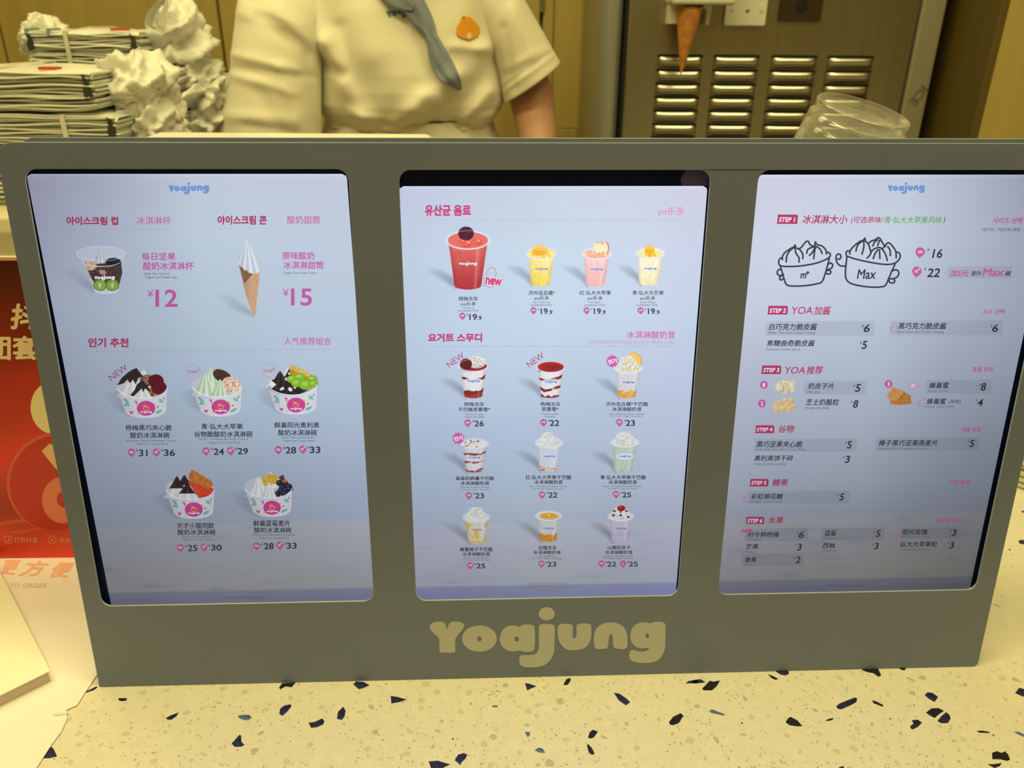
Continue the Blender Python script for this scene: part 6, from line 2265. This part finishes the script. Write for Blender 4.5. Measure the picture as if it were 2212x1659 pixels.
def skin_body(name, nodes, edges, sub=2):
    me = bpy.data.meshes.new(name)
    me.from_pydata([n_[0] for n_ in nodes], edges, [])
    o = bpy.data.objects.new(name, me)
    COL.objects.link(o)
    m_ = o.modifiers.new('skin', 'SKIN')
    m_.use_smooth_shade = True
    for i, n_ in enumerate(nodes):
        sv = me.skin_vertices[0].data[i]
        r_ = n_[1]
        sv.radius = r_ if isinstance(r_, tuple) else (r_, r_)
        sv.use_root = (i == 0)
    ss = o.modifiers.new('sub', 'SUBSURF')
    ss.levels = ss.render_levels = sub
    dg = bpy.context.evaluated_depsgraph_get()
    m2 = bpy.data.meshes.new_from_object(o.evaluated_get(dg))
    bpy.data.objects.remove(o)
    bpy.data.meshes.remove(me)
    m2.name = name
    for p_ in m2.polygons:
        p_.use_smooth = True
    return m2


c = PX
el_r = pp(1150, 215, 1.36)              # forearm under the viewer's right sleeve
wr_r = pp(1168, 330, 1.30)
nodes = [((c, YP + .01, .93), (.135, .10)), ((c, YP + .01, 1.04), (.112, .082)), ((c, YP + .01, 1.16), (.125, .088)),
         ((c, YP + .015, 1.28), (.115, .075)), ((c, YP + .02, 1.345), (.05, .045)), ((c, YP + .012, 1.40), (.046, .046)),
         ((c, YP + .0, 1.44), (.060, .068)), ((c, YP - .004, 1.50), (.073, .088)), ((c, YP - .0, 1.565), (.066, .080)),     # 8 crown
         ((c + .125, YP + .02, 1.29), .044), ((pp(1108, 80).x, YP + .005, pp(1108, 80).z), .036), (tuple(el_r), .0385),
         (tuple(wr_r), .030), (tuple(wr_r + Vector((-.02, -.08, -.06))), .023), (tuple(wr_r + Vector((-.03, -.11, -.075))), (.030, .016)),
         ((c - .155, YP + .02, 1.30), .052), ((pp(595, 120, 1.31).x, 1.31, pp(590, 120, 1.31).z), .040), ((pp(585, 300, 1.26).x, 1.26, pp(585, 300, 1.26).z), .034),
         ((pp(600, 430, 1.21).x, 1.21, LZ - .03), .026), ((pp(606, 450, 1.17).x, 1.17, LZ - .07), (.030, .017)),
         ((c + .085, YP + .01, .84), .085), ((c + .09, YP + .01, .48), .058), ((c + .092, YP + .02, .11), .040), ((c + .095, YP - .06, .045), (.045, .032)),
         ((c - .085, YP + .01, .84), .085), ((c - .09, YP + .01, .48), .058), ((c - .092, YP + .02, .11), .040), ((c - .095, YP - .06, .045), (.045, .032)),
         ]
edges = [(0, 1), (1, 2), (2, 3), (3, 4), (4, 5), (5, 6), (6, 7), (7, 8), (3, 9), (9, 10), (10, 11), (11, 12), (12, 13), (13, 14),
         (3, 15), (15, 16), (16, 17), (17, 18), (18, 19), (0, 20), (20, 21), (21, 22), (22, 23), (0, 24), (24, 25), (25, 26), (26, 27)]
body_me = skin_body('body', nodes, edges)


def hand_chains(p, f, s_):
    """four fingers and a thumb growing from the palm at p, pointing along f"""
    side = Vector((s_, 0, 0))
    out = []
    for k, (l1, r1) in enumerate(((.030, .0085), (.034, .0088), (.032, .0085), (.025, .0075))):
        b = p + side * (-.021 + .014 * k)
        a = [b - f * .02, b + f * .012, b + f * (.012 + l1) + Vector((0, 0, -.006)), b + f * (.012 + l1 * 1.75) + Vector((0, 0, -.022))]
        out.append((a, r1))
    b = p + side * -.022 - f * .02
    out.append(([b, b + side * -.02 + f * .012, b + side * -.032 + f * .036, b + side * -.034 + f * .056 + Vector((0, 0, -.006))], .0098))
    return out


bmj = bmesh.new()
bmj.from_mesh(body_me)
for p_, f_, s_ in ((Vector(nodes[14][0]), Vector((-.1, -1, -.25)).normalized(), 1), (Vector(nodes[19][0]), Vector((.1, -1, -.15)).normalized(), -1)):
    for pl, r_ in hand_chains(p_, f_, s_):
        hm = skin_body('finger', [(tuple(v), r_ * (1 - .12 * i)) for i, v in enumerate(pl)], [(0, 1), (1, 2), (2, 3)], 1)
        bmj.from_mesh(hm)
        bpy.data.meshes.remove(hm)
# face relief: nose, chin, ears, brow by moving and adding small forms
for v in bmj.verts:
    q_ = v.co
    if q_.z > 1.42 and q_.y < YP - .03:
        dx = (q_.x - c)
        q_.y -= .020 * math.exp(-(dx / .010) ** 2 - ((q_.z - 1.487) / .020) ** 2)      # nose
        q_.y += .009 * math.exp(-((abs(dx) - .031) / .013) ** 2 - ((q_.z - 1.508) / .011) ** 2)   # eye sockets
        q_.y -= .006 * math.exp(-(dx / .022) ** 2 - ((q_.z - 1.455) / .008) ** 2)      # lips
bmj.to_mesh(body_me)
bmj.free()
for p_ in body_me.polygons:
    p_.use_smooth = True
bo = obj('body', body_me, person, M['skin'])
bo.matrix_parent_inverse = inv
for dx in (-.031, .031):
    e = lathe('eye', [(0.0001, -.0105), (.006, -.0087), (.0105, 0), (.006, .0087), (.0001, .0105)], 16)
    eo = obj('eye', e, person, M['glossywhite'])
    eo.location = (dx, -.070, 1.508)
    ir = lathe('iris', [(0.0001, .0006), (.0045, .0003), (.0048, -.001)], 14)
    io = obj('iris', ir, eo, M['hair'])
    io.location = (0, -.0105, 0)
    io.rotation_euler = (math.pi / 2, 0, 0)
    er = lathe('ear', [(0.0001, 0), (.012, .001), (.017, .005), (.014, .009), (.0001, .006)], 18)
    ro = obj('ear', er, person, M['skin'])
    ro.location = (dx * 2.45, .004, 1.497)
    ro.rotation_euler = (0, math.pi / 2 if dx > 0 else -math.pi / 2, 0)
    ro.scale = (1.5, .9, .8)
mo = obj('mouth', prism('mouth', [ellipse_pts(0, 0, .020, .0045, 20)], -.002, .004), person, mat('lips', (0.5, 0.16, 0.13), .5))
mo.location = (0, -.0815, 1.456)
# hair cap, tied back
pts = []
for i in range(25):
    th = math.pi * .64 * i / 24
    row = []
    for j in range(48):
        ph = 2 * math.pi * j / 48
        front = max(0.0, -math.sin(ph))
        lim = th * (1 - .42 * front ** 1.5)
        r1 = 1.0 + .012 * math.sin(ph * 23)
        row.append(Vector((.083 * r1 * math.sin(lim) * math.cos(ph), .006 + .102 * r1 * math.sin(lim) * math.sin(ph), 1.515 + .094 * math.cos(lim))))
    pts.append(row)
obj('hair', grid_mesh('hair', pts, closed_v=True), person, M['hair'])

# trousers and shoes
for s_ in (-1, 1):
    pts = []
    for (z, x, rx, ry) in ((1.0, .07, .075, .10), (.90, .078, .088, .11), (.80, .086, .092, .105), (.5, .092, .074, .078), (.2, .094, .062, .066), (.09, .095, .060, .066)):
        pts.append([Vector((s_ * x + rx * math.cos(a), .01 + ry * math.sin(a), z)) for a in [2 * math.pi * k / 28 for k in range(28)]])
    obj('trouser_leg', grid_mesh('trouser_leg', pts, closed_v=True), person, mat('dark_trousers', (0.06, 0.06, 0.07), .9))
    obj('shoe', box_mesh('shoe', s_ * .095 - .047, s_ * .095 + .047, -.17, .09, 0.001, .085, bev=.028, seg=4), person, M['plastic'])

# apron from the waist down
pts = []
for (y, xl, xr2, dp) in ((268, 716, 1058, .098), (276, 706, 1064, .102), (286, 702, 1068, .104), (300, 700, 1072, .106), (360, 672, 1100, .118), (480, 640, 1130, .130),
                         (640, 630, 1140, .132)):
    zc = pp((xl + xr2) / 2, y, YP - .09).z
    x0_, x1_ = pp(xl, y).x - PX, pp(xr2, y).x - PX
    row = []
    for k in range(64):
        a = 2 * math.pi * k / 64
        rr_ = 1 + .012 * math.sin(a * 17 + y * .01)
        row.append(Vector(((x0_ + x1_) / 2 + (x1_ - x0_) / 2 * rr_ * math.cos(a), .01 + dp * rr_ * math.sin(a), zc)))
    pts.append(row)
obj('apron', grid_mesh('apron', pts, closed_v=True), person, M['shirt'], label='pale apron tied at the waist')

# ---- t-shirt: torso and two sleeves; folds are real relief laid along the photographed creases
FOLDS = [  # x1, y1, x2, y2, width px, depth (m, + towards the camera)
    (648, -20, 700, 90, 16, .010), (700, 90, 790, 262, 17, .013), (735, 60, 762, 230, 14, -.006), (690, 130, 735, 160, 12, -.010),
    (760, 240, 840, 275, 10, .008), (700, 250, 760, 285, 9, -.010), (800, 262, 920, 285, 8, -.007), (830, 120, 880, 250, 42, .007),
    (915, 205, 860, 270, 12, .010), (985, 165, 905, 235, 18, .012), (940, 235, 928, 285, 7, -.007), (1080, 120, 960, 275, 20, -.014),
    (1040, 105, 1075, 100, 14, .006), (980, 100, 1060, 108, 10, .005), (1075, 60, 1088, 200, 10, -.006), (1010, 250, 1060, 200, 12, .008),
    (890, 268, 1010, 268, 6, -.010), (1030, 262, 1060, 250, 8, .008), (870, 40, 950, 195, 12, -.006), (780, 30, 800, 120, 26, .005),
    (960, 262, 970, 288, 5, .006), (995, 258, 1004, 288, 5, .006), (1020, 255, 1035, 285, 5, -.006), (850, 262, 862, 288, 5, .006),
    (1060, -10, 1085, 90, 9, -.008),
]
SFOLDS = [
    (505, 118, 640, 150, 9, .007), (500, 150, 690, 168, 8, -.005), (500, 160, 640, 200, 10, .006), (610, 150, 660, 290, 14, .009),
    (520, 28, 600, 60, 10, .006), (560, 40, 690, 120, 13, -.010), (600, 20, 690, 110, 14, .012), (480, 250, 640, 262, 12, .006), (560, 200, 610, 290, 12, -.005),
    (660, 120, 690, 280, 9, -.010), (530, 270, 640, 290, 8, -.004),
    (1140, 140, 1080, 165, 8, -.004), (1195, 100, 1100, 150, 9, .004), (1110, 20, 1150, 110, 12, .006), (1090, 60, 1110, 190, 9, -.006),
    (1198, 117, 1084, 200, 4, .004), (1194, 112, 1082, 194, 3, -.003),
]


def fold_push(p, folds):
    x, y = project(p)
    d = 0.0
    for x1, y1, x2, y2, w_, a_ in folds:
        dx, dy = x2 - x1, y2 - y1
        t = max(0, min(1, ((x - x1) * dx + (y - y1) * dy) / (dx * dx + dy * dy)))
        q_ = ((x - x1 - t * dx) ** 2 + (y - y1 - t * dy) ** 2) / (w_ * w_ * 1.5)
        if q_ < 9:
            d += a_ * math.exp(-q_)
    return d


rows = [(-215, 835, 935, .045), (-200, 800, 965, .055), (-180, 740, 1025, .065), (-150, 690, 1075, .078), (-110, 650, 1100, .088), (-60, 640, 1098, .096),
        (0, 640, 1092, .104), (60, 650, 1090, .112), (110, 668, 1090, .118), (160, 688, 1092, .122), (200, 692, 1092, .122), (232, 690, 1088, .118),
        (252, 694, 1080, .112), (266, 700, 1070, .104), (275, 706, 1064, .100), (282, 708, 1060, .098)]
rr_i = []
ys_r = np.linspace(-215, 282, 110)
tabr = np.array(rows, float)
pts = []
for y in ys_r:
    xl, xr2, dp = [np.interp(y, tabr[:, 0], tabr[:, k]) for k in (1, 2, 3)]
    zc = pp((xl + xr2) / 2, y, YP - dp * .8).z
    x0_, x1_ = pp(xl, y).x, pp(xr2, y).x
    row = []
    for k in range(150):
        a = 2 * math.pi * k / 150
        ca_, sa_ = math.cos(a), math.sin(a)
        ex = 2 / 2.5
        p_ = Vector(((x0_ + x1_) / 2 + (x1_ - x0_) / 2 * math.copysign(abs(ca_) ** ex, ca_), YP + .01 + dp * math.copysign(abs(sa_) ** ex, sa_), zc))
        p_.y += .0015 * math.sin(a * 9 + y * .03)
        if sa_ < 0.1:
            p_.y -= fold_push(p_, FOLDS)
        row.append(p_ - person.location)
    pts.append(row)
# closed at the neck line
shirt_me = grid_mesh('t_shirt', pts, closed_v=True)
bms = bmesh.new()
bms.from_mesh(shirt_me)


def sleeve(secs, nseg, dy):
    """secs: (outer px, inner px, Y, radius)"""
    tab = np.array([(a[0], a[1], b[0], b[1], Y, r_) for a, b, Y, r_ in secs], float)
    t0 = np.linspace(0, 1, len(secs))
    pts_ = []
    for t in np.linspace(0, 1, nseg):
        ox, oy, ix, iy, Y, r_ = [np.interp(t, t0, tab[:, k]) for k in range(6)]
        A_, B_ = pp(ox, oy, Y), pp(ix, iy, Y)
        C_, D_ = (A_ + B_) / 2, (A_ - B_) / 2
        row = []
        for k in range(72):
            a = 2 * math.pi * k / 72
            p_ = C_ + D_ * math.cos(a) + Vector((0, -1, 0)) * r_ * math.sin(a)
            if math.sin(a) > -.15:
                p_.y -= fold_push(p_, SFOLDS) * .62
            row.append(p_ - person.location)
        pts_.append(row)
    # turned-in hem
    last = pts_[-1]
    cen_ = sum(last, Vector()) / len(last)
    pts_.append([cen_ + (p_ - cen_) * .96 for p_ in last])
    back = pts_[-4]
    cb_ = sum(back, Vector()) / len(back)
    pts_.append([cb_ + (p_ - cb_) * .93 for p_ in back])
    m_ = grid_mesh('sleeve', pts_, closed_v=True)
    bms.from_mesh(m_)
    bpy.data.meshes.remove(m_)


sleeve([((1040, -150), (980, 60), YP, .055), ((1100, -70), (1040, 90), YP - .01, .062), ((1134, 0), (1062, 120), YP - .015, .064), ((1172, 66), (1075, 165), YP - .015, .064),
        ((1211, 136), (1088, 222), YP - .02, .062)], 60, 0)
sleeve([((640, -150), (760, 20), YP, .058), ((548, -60), (720, 40), YP - .04, .066), ((518, 0), (700, 60), YP - .06, .070), ((507, 90), (693, 130), YP - .075, .072),
        ((500, 160), (692, 190), YP - .085, .070), ((486, 230), (692, 240), YP - .095, .068), ((474, 292), (692, 296), YP - .10, .066), ((464, 360), (680, 366), YP - .105, .064)], 90, 0)
bmesh.ops.recalc_face_normals(bms, faces=bms.faces)
bms.to_mesh(shirt_me)
bms.free()
for p_ in shirt_me.polygons:
    p_.use_smooth = True
shirt = obj('t_shirt', shirt_me, person, M['shirt'])

# things printed on or hanging over the shirt are laid on its surface
bmq = bmesh.new()
bmq.from_mesh(shirt_me)
bvh = BVHTree.FromBMesh(bmq)
bmq.free()


def on_shirt(x, y, lift=.0012):
    d = ray(x, y).normalized()
    h = bvh.ray_cast(CAM - person.location, d)
    if h[0] is None:
        return pp(x, y, YP - .1) - person.location
    return h[0] - d * lift


def decal(name, outline, m, lift=.0012, inner=True, label=None, parent=None, step=5):
    """a patch of cloth following the shirt: radial rings from the centre"""
    cx_ = sum(p_[0] for p_ in outline) / len(outline)
    cy_ = sum(p_[1] for p_ in outline) / len(outline)
    pts_ = []
    for t in (0.02, .3, .6, .85, .97, 1.0):
        lf = lift if t < .99 else lift * .1
        pts_.append([on_shirt(cx_ + (x - cx_) * t, cy_ + (y - cy_) * t, lf) for x, y in outline])
    return obj(name, grid_mesh(name, pts_, closed_v=True), parent or shirt, m, label=label)


cS = crop(800, 0, 7.9)
patch = decal('orange_patch', catmull([cS(*a) for a in ((1545, 300), (1580, 275), (1640, 272), (1700, 275), (1735, 305), (1790, 370), (1850, 440), (1872, 520), (1850, 600), (1790, 650),
                                                      (1700, 695), (1620, 680), (1530, 645), (1475, 600), (1462, 520), (1480, 440), (1520, 370))], 3), M['orange'], .002,
              label='orange fruit shaped patch')
decal('leaf', [cS(*a) for a in ((1560, 285), (1590, 262), (1625, 282), (1600, 305), (1570, 305))], M['leafgreen'], .003, parent=shirt, label='small green leaf on the patch')
decal('patch_notch', ellipse_pts(*cS(1692, 615), 4.5, 7, 12), M['plastic'], .003, parent=shirt, label='pale notch at the foot of the patch')
# embroidered shop name, crossed by the neckerchief
vs, fs = [], []
for pts_, f_ in logo_px(834, 10, 919, 38):
    c_, s_ = math.cos(-.16), math.sin(-.16)
    b = len(vs)
    for x, y in pts_:
        X_, Y_ = x - 876, y - 24
        vs.append(tuple(on_shirt(876 + X_ * c_ - Y_ * s_, 24 + X_ * s_ + Y_ * c_, .001)))
    fs += [tuple(i + b for i in f) for f in f_]
me = bpy.data.meshes.new('embroidered_name')
me.from_pydata(vs, [], fs)
obj('embroidered_name', me, shirt, M['embroid'], kind='stuff')

# neckerchief: a twisted tail and the knot above it
tail = [(866, -30, 30), (884, -5, 28), (898, 18, 24), (912, 42, 22), (924, 62, 17), (930, 76, 13), (937, 92, 15), (944, 112, 19), (952, 132, 22), (963, 152, 22), (975, 168, 18),
        (986, 182, 12), (993, 192, 6), (995, 195, 2)]
T_ = catmull(tail, 6, closed=False)
pts = []
for i, (x, y, w_) in enumerate(T_):
    x2, y2, _ = T_[min(i + 1, len(T_) - 1)]
    x1, y1, _ = T_[max(i - 1, 0)]
    dx, dy = x2 - x1, y2 - y1
    L_ = math.hypot(dx, dy) + 1e-6
    nx_, ny_ = -dy / L_, dx / L_
    C_ = on_shirt(x, y, .006)
    A_ = on_shirt(x + nx_ * w_ * .8, y + ny_ * w_ * .8, .006)
    B_ = on_shirt(x - nx_ * w_ * .8, y - ny_ * w_ * .8, .006)
    wv = (A_ - B_)
    wv = wv.normalized() * (w_ * .00068)
    fr = Vector((0, -1, 0))
    row = []
    for k in range(32):
        a = 2 * math.pi * k / 32
        fold = 1 + .42 * math.sin(3 * a + i * .16) + .16 * math.sin(5 * a - i * .11)
        row.append(C_ + wv * math.cos(a) + fr * (.0065 * math.sin(a) * fold * min(1, w_ / 10)))
    pts.append(row)
obj('neckerchief', grid_mesh('neckerchief', pts, closed_v=True), person, M['scarf'], label='blue grey neckerchief with a long twisted tail')
# second end of the cloth, upper left, and the wrap round the neck
pts = []
for i, (x, y, w_) in enumerate(catmull([(820, -70, 30), (842, -30, 32), (862, 0, 26), (882, 14, 16), (893, 20, 6)], 6, closed=False)):
    C_ = on_shirt(x, y, .008)
    pts.append([C_ + Vector((.0006 * w_ * math.cos(a) * .9, -.006 * math.sin(a) * (1 + .25 * math.sin(3 * a)), .0006 * w_ * math.cos(a) * .6)) for a in
                [2 * math.pi * k / 24 for k in range(24)]])
obj('neckerchief_end', grid_mesh('neckerchief_end', pts, closed_v=True), person, M['scarf'])
pts = []
for i in range(41):
    a = 2 * math.pi * i / 40
    row = []
    for k in range(16):
        b = 2 * math.pi * k / 16
        row.append(Vector(((.062 + .012 * math.cos(b)) * math.cos(a), .018 + (.060 + .012 * math.cos(b)) * math.sin(a), 1.352 - .022 * max(0, -math.sin(a)) + .014 * math.sin(b))))
    pts.append(row)
obj('neck_wrap', grid_mesh('neck_wrap', pts, closed_u=True, closed_v=True), person, M['scarf'])
